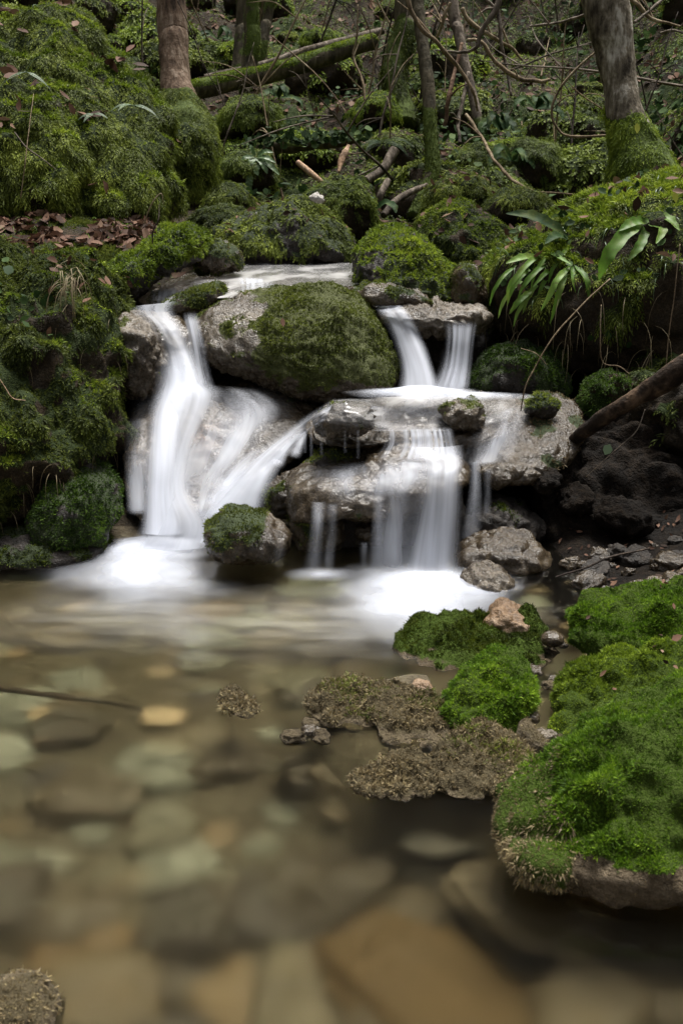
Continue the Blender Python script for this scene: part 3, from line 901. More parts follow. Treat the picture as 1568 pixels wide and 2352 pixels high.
rock('mossy_boulder', 'bright moss topped boulder right of the upper stream', [
    ([(808, 595), (830, 545), (880, 518), (935, 518), (975, 550), (1008, 592), (1045, 620), (1058, 660), (1040, 700), (940, 708), (850, 690), (815, 655)], (5.3, 5.0), .3, 6)],
    'dark', fine=.016, moss=[D_('m_bright', bias=-.1, nz=1.0, noise=.35), F_('m_dark', bias=.5, nz=.0, noise=.6, L=.02, W=.006, dens=9000)], cat='boulder')
rock('wet_rock', 'low wet brown rock under the bright moss topped boulder', [
    ([(795, 672), (840, 650), (900, 648), (960, 665), (1000, 690), (980, 712), (820, 708)], 4.8, .15)],
    'tufa_brown', moss=S_('m_olive', bias=-.05, nz=.4, noise=.9, nf=8))
rock('mossy_rock', 'little brown mossy rock right of the bright moss topped boulder', [
    ([(1035, 630), (1068, 595), (1100, 620), (1115, 670), (1105, 712), (1042, 712)], 4.85, .15)],
    'tufa_brown', moss=S_('m_olive', bias=.2, nz=.5, noise=.8, nf=8))
rock('mossy_boulder', 'dark faced boulder with a green right shoulder behind the stream', [
    ([(955, 530), (985, 480), (1040, 463), (1090, 480), (1150, 520), (1212, 565), (1190, 605), (1120, 645), (1040, 640), (980, 605)], (6.2, 5.9), .35, 6)],
    'soil', fine=.02, moss=[F_('m_dark', bias=.5, nz=.2, noise=.7, L=.026), D_('m_bright', bias=-.35, nz=1.0, noise=.6)], cat='boulder')
for lab, poly, d, th, mt in [
    ('mossy boulder with brown leaves under the slender mossy trunk', [(975, 450), (1010, 410), (1070, 395), (1130, 420), (1152, 460), (1120, 495), (990, 495)], 7.0, .3, 'm_feather'),
    ('low green cushion rock right of the dark faced boulder', [(1095, 485), (1130, 445), (1190, 432), (1250, 450), (1275, 495), (1200, 525), (1105, 515)], 6.7, .25, 'm_feather'),
    ('round dark moss boulder left of the big grey tree', [(1138, 410), (1165, 340), (1220, 318), (1282, 345), (1312, 405), (1290, 445), (1165, 445)], 7.9, .35, 'm_far'),
    ('bright green mossy rock at the base of the twisted mossy tree', [(800, 265), (830, 225), (870, 210), (908, 226), (925, 270), (900, 295), (820, 295)], 9.6, .3, 'm_bright'),
    ('dark mossy rock under the fallen mossy log', [(498, 285), (530, 232), (580, 222), (632, 236), (648, 295), (600, 325), (505, 325)], 8.9, .35, 'm_far'),
    ('small green rock in the gap behind the narrow boulder', [(462, 470), (495, 428), (540, 420), (578, 440), (585, 490), (480, 505)], 7.2, .25, 'm_feather'),
    ('small flat rock with moss far up the slope', [(685, 108), (700, 76), (750, 70), (795, 90), (795, 120), (695, 120)], 12.2, .35, 'm_bright'),
    ('dark rock carrying the strap leaved fern', [(492, 390), (530, 350), (600, 350), (632, 380), (628, 430), (560, 445), (500, 430)], 7.9, .3, 'm_far'),
    ('mossy mound beside the curved stick on the right slope', [(1030, 375), (1070, 332), (1130, 340), (1160, 385), (1140, 420), (1050, 420)], 8.3, .3, 'm_far')]:
    rock('mossy_rock', lab, [(poly, d, th)], 'soil', fine=.025, ffreq=7, moss=F_(mt, bias=.35, nz=.6, noise=.7, L=.034), level=5, drape=False)

rock('chip', 'white splintered chip lying on top of the long dark head boulder', [
    ([(708, 452), (722, 444), (738, 448), (746, 460), (734, 468), (716, 462)], 6.02, .04)], 'chip', amp=.2, fine=.006, ffreq=30, level=4, cat='chip', drape=False)
# ---- the cascade
rock('mossy_boulder', 'large central boulder half moss half bare grey tufa amid the cascade', [
    ([(446, 760), (455, 712), (500, 686), (590, 672), (660, 655), (740, 652), (810, 664), (852, 700), (888, 770), (908, 840), (902, 892), (830, 906), (770, 925), (700, 905), (600, 880), (520, 850), (466, 810)], (4.75, 4.5), .36, 6)],
    'tufa', amp=.07, fine=.012, ffreq=26, moss=S_('m_olive', bias=-.1, nz=.3, noise=.75, nf=9, dens=42000, L=.0085, W=.0036, where=lambda P: 1.3 * sstep(px(540, 750, 4.4)[0], px(690, 750, 4.4)[0], P[:, 0] + .10 * (P[:, 2] - .6)) - 1.2 * sstep(.58, .40, P[:, 2])), cat='boulder')
rock('mossy_rock', 'arched mossy rock lip left of the central boulder', [
    ([(355, 715), (400, 682), (470, 652), (510, 650), (522, 682), (480, 718), (400, 740)], 4.75, .14)],
    'tufa_brown', fine=.01, moss=S_('m_olive', bias=.2, nz=.5, noise=.6, nf=8))
rock('tufa_ledge', 'grey tufa lip between the two right upper falls', [
    ([(855, 712), (950, 698), (1040, 700), (1118, 700), (1125, 742), (1090, 768), (1000, 768), (950, 758), (880, 745)], 4.7, .2)],
    'tufa', amp=.12, fine=.02)
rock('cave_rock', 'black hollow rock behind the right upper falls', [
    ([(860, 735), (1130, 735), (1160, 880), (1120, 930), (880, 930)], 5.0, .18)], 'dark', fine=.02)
rock('tufa_rock', 'rough grey tufa column left of the upper left fall', [
    ([(272, 715), (325, 722), (365, 770), (382, 850), (372, 898), (320, 918), (282, 905), (266, 800)], 4.4, .18)],
    'tufa', amp=.10, fine=.022, moss=S_('m_olive', bias=-.2, nz=.2, noise=.9, nf=9))
rock('tufa_rock', 'smooth tufa ramp under the upper left fall', [
    ([(285, 712), (380, 715), (450, 755), (485, 850), (490, 930), (380, 945), (310, 905)], (4.6, 4.5), .16)], 'slab', fine=.012)
rock('tufa_slab', 'broad wet grey slab below the upper left fall', [
    ([(280, 960), (325, 905), (430, 885), (560, 888), (680, 903), (750, 935), (730, 1010), (650, 1090), (550, 1170), (420, 1200), (300, 1200), (276, 1080)], (4.5, 3.92), .2, 6)],
    'slab', amp=.08, fine=.009, ffreq=18, tint=lambda P: 1.1 - np.linalg.norm((P - px(460, 1000, 4.0)) * np.array([1, .4, .7]), axis=1) / .09, moss=S_('m_olive', bias=-.65, nz=.3, noise=.9, nf=8, dens=12000))
rock('tufa_ledge', 'broad tufa shelf across the middle of the cascade', [
    ([(690, 985), (735, 935), (820, 915), (920, 915), (1010, 915), (1100, 905), (1190, 910), (1215, 955), (1130, 1000), (1000, 1012), (860, 1005), (740, 1010)], (4.35, 4.05), .26, 6)],
    'tufa_brown', amp=.06, fine=.012, ffreq=24, e=.65)
rock('tufa_rock', 'knobbly tufa bulge with moss on the middle shelf rim', [
    ([(715, 965), (750, 935), (810, 922), (850, 935), (866, 970), (840, 995), (770, 1000), (730, 990)], 3.86, .1)],
    'tufa_brown', amp=.12, fine=.012, ffreq=26, moss=S_('m_olive', bias=-.2, nz=.1, noise=1.0, nf=9))
rock('tufa_rock', 'small grey rock standing in the flow on the middle shelf', [
    ([(1000, 942), (1040, 918), (1090, 918), (1115, 945), (1105, 985), (1040, 988)], 3.98, .1)],
    'tufa', fine=.014, moss=S_('m_olive', bias=-.2, nz=.5, noise=.9, nf=9), drape=False)
rock('tufa_rock', 'sloping brown tufa shoulder right of the lower fall', [
    ([(1050, 1020), (1110, 955), (1195, 918), (1280, 905), (1345, 950), (1330, 1030), (1255, 1092), (1130, 1112), (1065, 1075)], (4.25, 3.9), .2, 6)],
    'tufa_brown', amp=.09, fine=.009, ffreq=18, moss=S_('m_brown', bias=-.35, nz=.2, noise=.9, nf=8, dens=16000, where=lambda P: 1.0 * sstep(px(1150, 1000, 4)[0], px(1230, 1000, 4)[0], P[:, 0]) - .5))
rock('tufa_ledge', 'rounded lower tufa shelf with an orange hollow', [
    ([(652, 1140), (665, 1085), (730, 1064), (820, 1066), (850, 1035), (920, 1020), (1010, 1030), (1065, 1050), (1082, 1105), (1000, 1135), (960, 1170), (850, 1185), (740, 1165), (700, 1195), (660, 1190)], (3.9, 3.75), .22, 6),
    ([(835, 1070), (865, 1005), (960, 985), (1055, 1000), (1085, 1060), (1000, 1110), (880, 1110)], 3.98, .16, 5),
    ([(660, 1180), (680, 1130), (760, 1150), (800, 1200), (780, 1290), (690, 1300)], 3.78, .1, 5)],
    'slab', amp=.07, fine=.008, ffreq=16, tint=lambda P: 1.3 - np.linalg.norm((P - px(715, 1110, 3.55)) * np.array([1, .5, 1.4]), axis=1) / .05, moss=S_('m_olive', bias=-.45, nz=-.1, noise=.9, nf=8, where=lambda P: .6 * sstep(px(760, 1100, 3.7)[0], px(690, 1100, 3.7)[0], P[:, 0])))
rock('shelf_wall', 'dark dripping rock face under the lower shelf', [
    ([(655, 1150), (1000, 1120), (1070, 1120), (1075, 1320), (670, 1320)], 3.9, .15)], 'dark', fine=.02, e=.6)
rock('tufa_rock', 'brown lobe at the left end of the lower shelf', [
    ([(598, 1145), (620, 1108), (680, 1078), (725, 1060), (760, 1080), (705, 1175), (620, 1190)], 3.9, .12)],
    'tufa_brown', fine=.016, moss=S_('m_olive', bias=-.25, nz=.3, noise=.9, nf=9))
rock('tufa_rock', 'dark mossy rock beneath the dripping middle rim', [
    ([(690, 1065), (755, 1030), (800, 1040), (825, 1068), (720, 1085)], 3.95, .1)], 'dark', fine=.014, moss=S_('m_olive', bias=0, nz=.5, noise=.8, nf=9))
rock('wet_rock', 'small pale rock jutting below the lower shelf', [
    ([(812, 1215), (830, 1203), (855, 1205), (862, 1222), (845, 1240), (820, 1236)], 3.68, .06)], 'tufa_brown', fine=.012, level=4, drape=False)
rock('mossy_rock', 'round mossy rock sitting in the pool between the two falls', [
    ([(466, 1218), (488, 1186), (535, 1170), (598, 1184), (648, 1206), (670, 1238), (655, 1272), (580, 1284), (510, 1280), (475, 1255)], 3.56, .16)],
    'tufa_brown', amp=.10, freq=2.0, fine=.01, moss=S_('m_olive', bias=.22, nz=.5, noise=.4, nf=6, dens=42000, L=.009, W=.0035, where=lambda P: -.9 * sstep(px(590, 1200, 3.5)[0], px(640, 1200, 3.5)[0], P[:, 0])), drape=False)
rock('wet_rock', 'small speckled rock at the edge of the lower foam', [
    ([(1050, 1342), (1075, 1308), (1120, 1298), (1160, 1310), (1180, 1345), (1205, 1362), (1150, 1382), (1080, 1378)], 3.38, .1)],
    'tufa', amp=.08, fine=.012, moss=S_('m_dark', bias=-.5, nz=.3, noise=.9, nf=10), drape=False)
rock('wet_rock', 'dark rounded rock at the pool edge right of the lower fall', [
    ([(1035, 1292), (1080, 1240), (1150, 1225), (1230, 1240), (1268, 1282), (1230, 1325), (1080, 1330)], 3.62, .16)], 'tufa_brown', fine=.014)
rock('wet_rock', 'dim brown rock above the pool edge rock', [
    ([(1045, 1240), (1070, 1170), (1140, 1140), (1220, 1170), (1262, 1222), (1200, 1260)], 3.85, .15)], 'dark', fine=.016, moss=S_('m_dark', bias=-.3, nz=.3, noise=.9, nf=9))

# ---- right bank
rock('mossy_bank', 'overhanging mossy bank with ferns on the right', [
    ([(1112, 725), (1108, 650), (1135, 592), (1200, 545), (1290, 485), (1370, 445), (1470, 425), (1600, 392), (1800, 380), (1800, 1010), (1600, 960), (1480, 905), (1380, 868), (1290, 840), (1200, 820), (1150, 780)], (5.05, 4.9), .6, 6)],
    'soil', amp=.07, freq=2.6, fine=.03, ffreq=8, moss=[F_('m_feather', bias=-.15, nz=1.1, noise=.8, dens=12000), D_('m_bright', bias=-.55, nz=1.2, noise=.6, nf=3, L=.024), F_('m_dark', bias=-.05, nz=.2, noise=1.0, L=.04, W=.005, droop=1.2, dens=6000)], cat='bank')
rock('mossy_bank', 'dark earthy brow of the right bank hanging over the hollow', [
    ([(1395, 880), (1500, 850), (1650, 830), (1850, 820), (1850, 1170), (1680, 1160), (1560, 1110), (1460, 1020)], 4.3, .45, 6)],
    'soil', amp=.12, freq=2.5, fine=.03, ffreq=9, moss=F_('m_dark', bias=-.1, nz=.4, noise=1.0, L=.035, dens=7000), cat='bank')
rock('mossy_rock', 'dark green mossy mound under the overhanging bank', [
    ([(1062, 885), (1100, 820), (1160, 788), (1240, 798), (1300, 850), (1310, 915), (1200, 925), (1110, 918)], 4.55, .2)],
    'dark', fine=.014, moss=S_('m_deep', bias=.4, nz=.5, noise=.5))
rock('mossy_rock', 'tiny moss tuft rock at the right end of the middle shelf', [
    ([(1205, 945), (1215, 918), (1245, 903), (1275, 915), (1280, 945), (1240, 960)], 4.05, .06)],
    'dark', fine=.01, moss=S_('m_feather', bias=.4, nz=.5, noise=.4), level=4)
rock('mossy_rock', 'green mossy clump above the slanting dead log', [
    ([(1325, 960), (1340, 880), (1380, 850), (1440, 860), (1450, 900), (1390, 950)], 4.25, .12)],
    'soil', fine=.014, moss=D_('m_deep', bias=.4, nz=.3, noise=.6), level=5)
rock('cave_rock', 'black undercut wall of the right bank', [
    ([(1235, 990), (1300, 950), (1420, 950), (1850, 880), (1850, 1310), (1500, 1272), (1330, 1262), (1235, 1255)], (4.25, 3.78), .16, 6)], 'shaded_mud', amp=.12, freq=2.6, fine=.03, ffreq=11)  # near-black colour paints the undercut's shade onto the wall
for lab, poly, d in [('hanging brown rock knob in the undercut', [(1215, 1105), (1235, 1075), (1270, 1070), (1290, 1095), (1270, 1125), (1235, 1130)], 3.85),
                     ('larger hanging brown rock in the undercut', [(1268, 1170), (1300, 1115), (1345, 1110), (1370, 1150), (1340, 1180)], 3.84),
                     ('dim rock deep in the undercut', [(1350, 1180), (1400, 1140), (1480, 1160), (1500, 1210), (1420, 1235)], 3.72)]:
    rock('wet_rock', lab, [(poly, d, .1)], 'shaded_mud', fine=.012, ffreq=16, level=5)  # shade of the undercut painted into these rocks' colour too

# ---- foreground mossy stones
FM = dict(style='star')
rock('mossy_rock', 'flat dark green mossy rock at the near edge of the foam', [
    ([(910, 1505), (918, 1450), (958, 1430), (1030, 1424), (1110, 1435), (1200, 1432), (1262, 1452), (1285, 1495), (1200, 1520), (1150, 1566), (1060, 1585), (980, 1575), (928, 1542)], (2.95, 2.72), .16)],
    'fore', amp=.16, freq=2.6, fine=.02, ffreq=11, moss=dict(mat='m_dark', style='star', bias=.75, nz=.2, noise=.5), cat='rock')
rock('orange_rock', 'bare orange rock behind the flat dark mossy rock', [
    ([(1095, 1450), (1130, 1396), (1160, 1386), (1210, 1405), (1252, 1442), (1180, 1465)], 3.0, .09)], 'orange', amp=.14, fine=.008)
rock('mossy_rock', 'vivid moss cushion at the right edge nearest the muddy shore', [
    ([(1303, 1440), (1328, 1404), (1375, 1380), (1450, 1358), (1600, 1338), (1720, 1345), (1720, 1470), (1500, 1480), (1370, 1500), (1318, 1482)], (2.9, 2.76), .13, 6)],
    'fore', amp=.12, freq=2.4, fine=.018, ffreq=9, moss=dict(FM, mat='m_vivid', bias=.85, nz=.25, noise=.35))
rock('mossy_rock', 'round bright green moss mound in the middle of the near stones', [
    ([(1022, 1630), (1050, 1552), (1110, 1505), (1175, 1495), (1215, 1522), (1222, 1600), (1190, 1650), (1120, 1682), (1045, 1680)], (2.5, 2.38), .11, 6)],
    'fore', amp=.12, freq=2.4, fine=.018, ffreq=9, moss=dict(FM, mat='m_vivid', bias=.85, nz=.25, noise=.35))
rock('mossy_rock', 'wide green mossy stone between the round mound and the big one', [
    ([(1262, 1640), (1275, 1572), (1335, 1535), (1430, 1506), (1600, 1492), (1720, 1500), (1720, 1650), (1480, 1640), (1390, 1680), (1310, 1720), (1268, 1700)], (2.55, 2.36), .14, 6)],
    'fore', amp=.12, freq=2.4, fine=.02, ffreq=9, moss=dict(FM, mat='m_lime', bias=.8, nz=.3, noise=.4))
rock('mossy_boulder', 'large mossy boulder with a bare underside in the right foreground', [
    ([(1118, 1910), (1150, 1842), (1232, 1795), (1305, 1722), (1405, 1662), (1500, 1612), (1640, 1575), (1850, 1550), (1850, 2080), (1568, 2070), (1400, 2030), (1250, 1995), (1150, 1960)], (2.02, 1.82), .2, 6)],
    'fore', amp=.08, freq=2.4, fine=.022, ffreq=9, moss=[dict(FM, mat='m_vivid', bias=.5, nz=.55, noise=.4, where=lambda P: .6 * sstep(px(1150, 1850, 1.9)[0], px(1330, 1850, 1.9)[0], P[:, 0]) - .3 - 1.6 * sstep(.105, .05, P[:, 2])), dict(mat='m_brown', style='curl', bias=.95, nz=.15, noise=.5, L=.012, droop=.6, where=lambda P: -1.1 * sstep(px(1200, 1850, 1.9)[0], px(1330, 1850, 1.9)[0], P[:, 0]))], cat='boulder')
rock('mossy_rock', 'low brown dry moss rock reaching into the pool', [
    ([(690, 1615), (720, 1580), (780, 1556), (850, 1556), (900, 1600), (900, 1660), (820, 1680), (730, 1655)], (2.55, 2.40), .05, 6),
    ([(840, 1580), (900, 1560), (980, 1595), (1055, 1640), (1050, 1695), (960, 1722), (870, 1700)], (2.52, 2.31), .055, 6)],
    'fore_brown', amp=.12, freq=3.2, fine=.014, ffreq=13, moss=[dict(mat='m_brown', style='curl', bias=.75, nz=.15, noise=.4), dict(mat='m_olive', style='curl', bias=-.3, nz=.5, noise=1.2, nf=5)])
rock('mossy_rock', 'low brown dry moss rock in front of the round bright mound', [
    ([(805, 1795), (850, 1755), (950, 1730), (1020, 1750), (1010, 1815), (930, 1835), (840, 1826)], (2.17, 2.08), .045, 6),
    ([(960, 1780), (1000, 1715), (1060, 1675), (1130, 1660), (1200, 1700), (1235, 1755), (1150, 1812), (1040, 1832)], (2.29, 2.08), .055, 6)],
    'fore_brown', amp=.12, freq=3.2, fine=.014, ffreq=13, moss=[dict(mat='m_brown', style='curl', bias=.75, nz=.15, noise=.4), dict(mat='m_olive', style='curl', bias=-.3, nz=.5, noise=1.2, nf=5)])
rock('mossy_rock', 'tiny brown mossy stone tip breaking the pool surface', [
    ([(498, 1615), (508, 1580), (550, 1578), (602, 1640), (560, 1652)], (2.52, 2.43), .03)], 'fore_brown', amp=.2, freq=2.5, fine=.008, level=5, moss=dict(mat='m_brown', style='curl', bias=.4, nz=.3, noise=.3))
rock('mossy_rock', 'brown stone in the bottom left corner of the pool', [
    ([(-70, 2380), (-40, 2282), (40, 2256), (110, 2290), (140, 2360), (110, 2440), (-60, 2440)], 1.43, .08)], 'fore_brown', fine=.008, moss=dict(mat='m_brown', style='curl', bias=.3, nz=.3, noise=.4))
rock('mossy_rock', 'gritty brown stone wedged beside the wide green mossy stone', [
    ([(1180, 1745), (1185, 1680), (1215, 1655), (1250, 1690), (1258, 1740), (1220, 1765)], 2.28, .06)], 'fore_brown', fine=.008, level=4, moss=dict(mat='m_brown', style='curl', bias=.2, nz=.3, noise=.4))
for lab, poly, d in [('smooth grey pebble beside the orange rock', [(1238, 1475), (1245, 1455), (1275, 1450), (1298, 1462), (1290, 1480), (1255, 1485)], 2.82),
                     ('small pale pebble wedged under the round moss mound', [(1190, 1640), (1205, 1628), (1235, 1635), (1240, 1650), (1215, 1660)], 2.38),
                     ('tan stone lying at the water edge by the flat dark rock', [(925, 1590), (945, 1562), (985, 1565), (1000, 1590), (960, 1605)], 2.62)]:
    rock('pebble', lab, [(poly, d, .03)], 'orange' if 'tan' in lab else 'slab', fine=.003, level=4, cat='pebble')

rock('stream_bed', 'flat brown tufa bed under the upper stream', [
    ([(330, 705), (345, 670), (400, 640), (480, 615), (540, 600), (700, 598), (835, 600), (850, 640), (860, 700), (700, 715), (500, 715)], (6.5, 4.62), .12, 6)],
    'tufa_brown', amp=.01, fine=.016, ffreq=9, cat='rock', e=.6)
make_bvh()
make_snap()

# ------------------------------------------------------------------ water
gx = np.linspace(-3.2, 2.4, 120); gy = np.linspace(-1.2, 3.9, 120)
X, Y = np.meshgrid(gx, gy)
Z = .004 * fbm(np.stack([X.ravel() * 1.5, Y.ravel() * 3, X.ravel() * 0], 1), 2).reshape(X.shape)
V = np.stack([X, Y, Z], -1).reshape(-1, 3)
i = np.arange(119 * 120).reshape(119, 120)[:, :-1].ravel()
tag(link('water', build_mesh('water', V, [np.stack([i, i + 1, i + 121, i + 120], 1)], M['pool'])), 'clear still pool over brown stones', None, None, 'structure')

st = water_sheet('stream_water', 'thin clear stream sliding over tufa above the falls', [
    (540, 596, 6.4, 830, 596, 6.4, .55), (500, 612, 5.9, 830, 612, 5.9, .8), (430, 630, 5.35, 825, 632, 5.35, .9), (370, 655, 4.95, 820, 655, 4.95, 1),
    (335, 690, 4.75, 640, 680, 4.75, 1)], 'stream', 60, 60, gap=.02, bulge=0, edge=.08, kind='structure', tol=.1)

A = water_sheet('waterfall', 'curving left fall pouring from the top ledge down the slab into the pool', [
    (288, 704, 4.62, 415, 690, 4.62, .55), (298, 716, 4.45, 405, 712, 4.45, .6), (340, 750, 4.35, 428, 755, 4.35, .75), (372, 820, 4.3, 452, 805, 4.3, .95),
    (368, 880, 4.2, 480, 872, 4.2, 1), (338, 930, 4.1, 520, 905, 4.1, .9), (318, 1040, 3.95, 470, 1025, 3.95, .75), (318, 1120, 3.85, 455, 1120, 3.82, .85), (318, 1200, 3.74, 500, 1195, 3.72, 1), (280, 1262, 3.68, 495, 1255, 3.66, 1)],
    'fall', 50, 120, edge=.42, bulge=.03)
for rows, mt, nm in [
    ([(415, 716, 4.5, 455, 712, 4.5, .75), (425, 770, 4.42, 470, 770, 4.42, .6), (432, 830, 4.36, 485, 840, 4.36, .5), (440, 890, 4.3, 500, 895, 4.3, .5)], 'threads', 'thread'),
    ([(360, 800, 4.28, 440, 800, 4.28, .0), (350, 880, 4.18, 470, 870, 4.18, .8), (338, 960, 4.03, 430, 960, 4.03, .85), (335, 1060, 3.88, 415, 1060, 3.88, .85), (330, 1130, 3.8, 410, 1130, 3.8, .95), (320, 1225, 3.7, 430, 1225, 3.7, 1)], 'fall', 'curtain'),
    ([(460, 878, 4.2, 590, 890, 4.2, .55), (500, 940, 4.1, 650, 940, 4.1, .55), (480, 1040, 3.95, 600, 1020, 3.95, .55), (445, 1110, 3.85, 545, 1090, 3.85, .75), (430, 1190, 3.73, 520, 1180, 3.73, .95)], 'veil', 'curtain'),
    ([(285, 960, 4.1, 350, 950, 4.1, .3), (283, 1060, 3.95, 350, 1060, 3.95, .4), (290, 1180, 3.8, 350, 1180, 3.8, .6)], 'veil', 'curtain')]:
    water_sheet(nm, '', rows, mt, 34, 80, parent=A, edge=.4, gap=.02, bulge=.02)
water_sheet('curtain', '', [(300, 900, 4.25, 640, 880, 4.25, .2), (290, 980, 4.1, 690, 930, 4.2, .4), (285, 1080, 3.95, 640, 1040, 4.0, .45), (290, 1190, 3.8, 560, 1150, 3.85, .6)], 'veil', 50, 60, parent=A, edge=.5, gap=.012, fade=(.25, .05))
foam_patch(A, pz(365, 1262)[0], pz(365, 1262)[1], .25, .24, 0, 1.0, h=.05, layers=2)
foam_patch(A, pz(310, 1318)[0], pz(310, 1318)[1], .34, .52, 0, .85, h=.02, rot=.35, layers=2, power=1.7)

B = water_sheet('waterfall', 'fan of white water slanting from the middle shelf to the left foam', [
    (770, 912, 4.12, 740, 975, 4.0, .5), (690, 960, 4.05, 690, 1015, 3.95, .55), (590, 1030, 3.97, 655, 1065, 3.9, .7), (510, 1095, 3.88, 622, 1135, 3.8, .85), (450, 1165, 3.78, 600, 1185, 3.74, .95), (430, 1240, 3.7, 520, 1250, 3.68, .95)],
    'soft', 50, 90, edge=.4, bulge=.02)
water_sheet('curtain', '', [(720, 985, 3.85, 690, 975, 3.9, .3), (690, 1010, 3.83, 640, 1005, 3.9, .7), (655, 1060, 3.8, 570, 1060, 3.86, .9), (625, 1120, 3.76, 500, 1130, 3.8, .9), (605, 1180, 3.72, 440, 1190, 3.74, 1)], 'soft', 34, 60, parent=B, edge=.4, fade=(.2, .05))
for (x0, y0, x1, y1, x2, y2, w0, w1) in [(612, 1015, 560, 1060, 500, 1130, 8, 34), (585, 1050, 535, 1100, 478, 1165, 10, 40), (640, 1040, 610, 1075, 585, 1130, 8, 24), (676, 1002, 652, 1030, 632, 1068, 8, 22), (705, 985, 690, 1010, 672, 1046, 6, 20), (560, 1110, 520, 1150, 490, 1195, 10, 40), (600, 1095, 585, 1135, 570, 1180, 8, 30)]:
    water_sheet('thread', '', [(x0 - w0, y0, 3.95, x0 + w0, y0 + 4, 3.95, .3), (x1 - w0 * .5 - w1 * .5, y1, 3.88, x1 + w0 * .5 + w1 * .5, y1 + 6, 3.88, .95), (x2 - w1, y2, 3.76, x2 + w1, y2 + 10, 3.76, .7)], 'soft', 16, 30, parent=B, edge=.5, gap=.025, bulge=.012, fade=(.25, .2))

C_ = water_sheet('waterfall', 'smooth bent fall right of the central mossy boulder', [
    (850, 702, 4.75, 925, 700, 4.75, .75), (868, 722, 4.6, 945, 722, 4.6, .85), (900, 790, 4.5, 978, 785, 4.5, .9), (915, 850, 4.42, 1000, 850, 4.42, 1), (905, 912, 4.35, 1020, 905, 4.35, 1)],
    'fall', 40, 80, edge=.3, bulge=.03)
Dd = water_sheet('waterfall', 'thin straight double fall over the dark hollow at upper right', [
    (1015, 735, 4.5, 1100, 735, 4.5, .6), (1018, 780, 4.46, 1092, 780, 4.46, .8), (1010, 840, 4.42, 1085, 845, 4.42, .85), (985, 905, 4.36, 1080, 895, 4.36, 1)],
    'threads', 44, 60, edge=.3, bulge=.02)
water_sheet('curtain', '', [(1010, 800, 4.44, 1085, 800, 4.44, .0), (1000, 850, 4.4, 1080, 850, 4.4, .6), (960, 905, 4.35, 1080, 900, 4.35, .95)], 'fall', 30, 40, parent=Dd, edge=.35)
zc = .47
foam_patch(C_, pz(965, 905, zc)[0], pz(965, 905, zc)[1], .30, .14, zc, 1.0, h=.035, layers=3)
foam_patch(Dd, pz(1080, 912, zc)[0], pz(1080, 912, zc)[1], .24, .10, zc, .8, h=.02, layers=2)
for rows in ([(345, 655, 4.95, 420, 652, 4.98, .4), (338, 672, 4.85, 425, 670, 4.88, .9), (335, 700, 4.76, 415, 700, 4.78, .8)],
             [(520, 632, 5.2, 640, 640, 5.2, .3), (525, 652, 4.98, 640, 655, 4.98, .9), (530, 688, 4.8, 630, 688, 4.8, .7)],
             [(420, 640, 5.2, 560, 620, 5.5, .2), (400, 655, 5.0, 540, 640, 5.2, .6), (380, 668, 4.9, 470, 660, 5.0, .5)]):
    water_sheet('spill', '', rows, 'threads' if rows[0][0] != 420 else 'soft', 40, 30, parent=st, edge=.4, gap=.025, bulge=0, fade=(.2, .15), tol=.12)
sh = water_sheet('shelf_water', 'thin sheet of water spreading over the middle shelf', [
    (760, 915, 4.3, 1200, 905, 4.35, .8), (735, 935, 4.15, 1200, 925, 4.2, .9), (725, 965, 4.0, 1180, 960, 4.1, .7), (860, 990, 3.9, 1060, 990, 3.9, .7)], 'stream', 60, 40, gap=.012, bulge=0, edge=.12, kind='structure')

E = water_sheet('waterfall', 'comb of short water threads spilling off the middle shelf', [
    (880, 982, 3.8, 1040, 980, 3.8, .5), (882, 1000, 3.78, 1045, 1000, 3.78, 1), (878, 1025, 3.76, 1050, 1025, 3.76, .9), (850, 1060, 3.72, 1060, 1060, 3.72, .5)], 'threads', 70, 40, edge=.15, bulge=.0)
for x0, yb, dn in [(715, 1048, .5), (738, 1045, .45), (792, 1040, .5), (822, 1052, .6), (700, 1040, .5)]:
    water_sheet('drip', '', [(x0 - 5, 988, 3.83, x0 + 5, 988, 3.83, .2), (x0 - 5, 1012, 3.81, x0 + 5, 1012, 3.81, dn), (x0 - 6, yb, 3.8, x0 + 6, yb, 3.8, .3)], 'soft', 10, 24, parent=E, edge=.5, bulge=.004)
G = water_sheet('waterfall', 'broad white curtain falling from the lower shelf into the pool', [
    (900, 1020, 3.75, 1068, 1020, 3.75, .45), (945, 1060, 3.66, 1070, 1055, 3.66, .85), (945, 1100, 3.6, 1066, 1090, 3.6, .95), (930, 1180, 3.56, 1064, 1180, 3.56, .95), (905, 1290, 3.53, 1062, 1295, 3.53, 1), (895, 1330, 3.46, 1065, 1335, 3.46, 1)],
    'fall', 50, 90, edge=.35, bulge=.05)
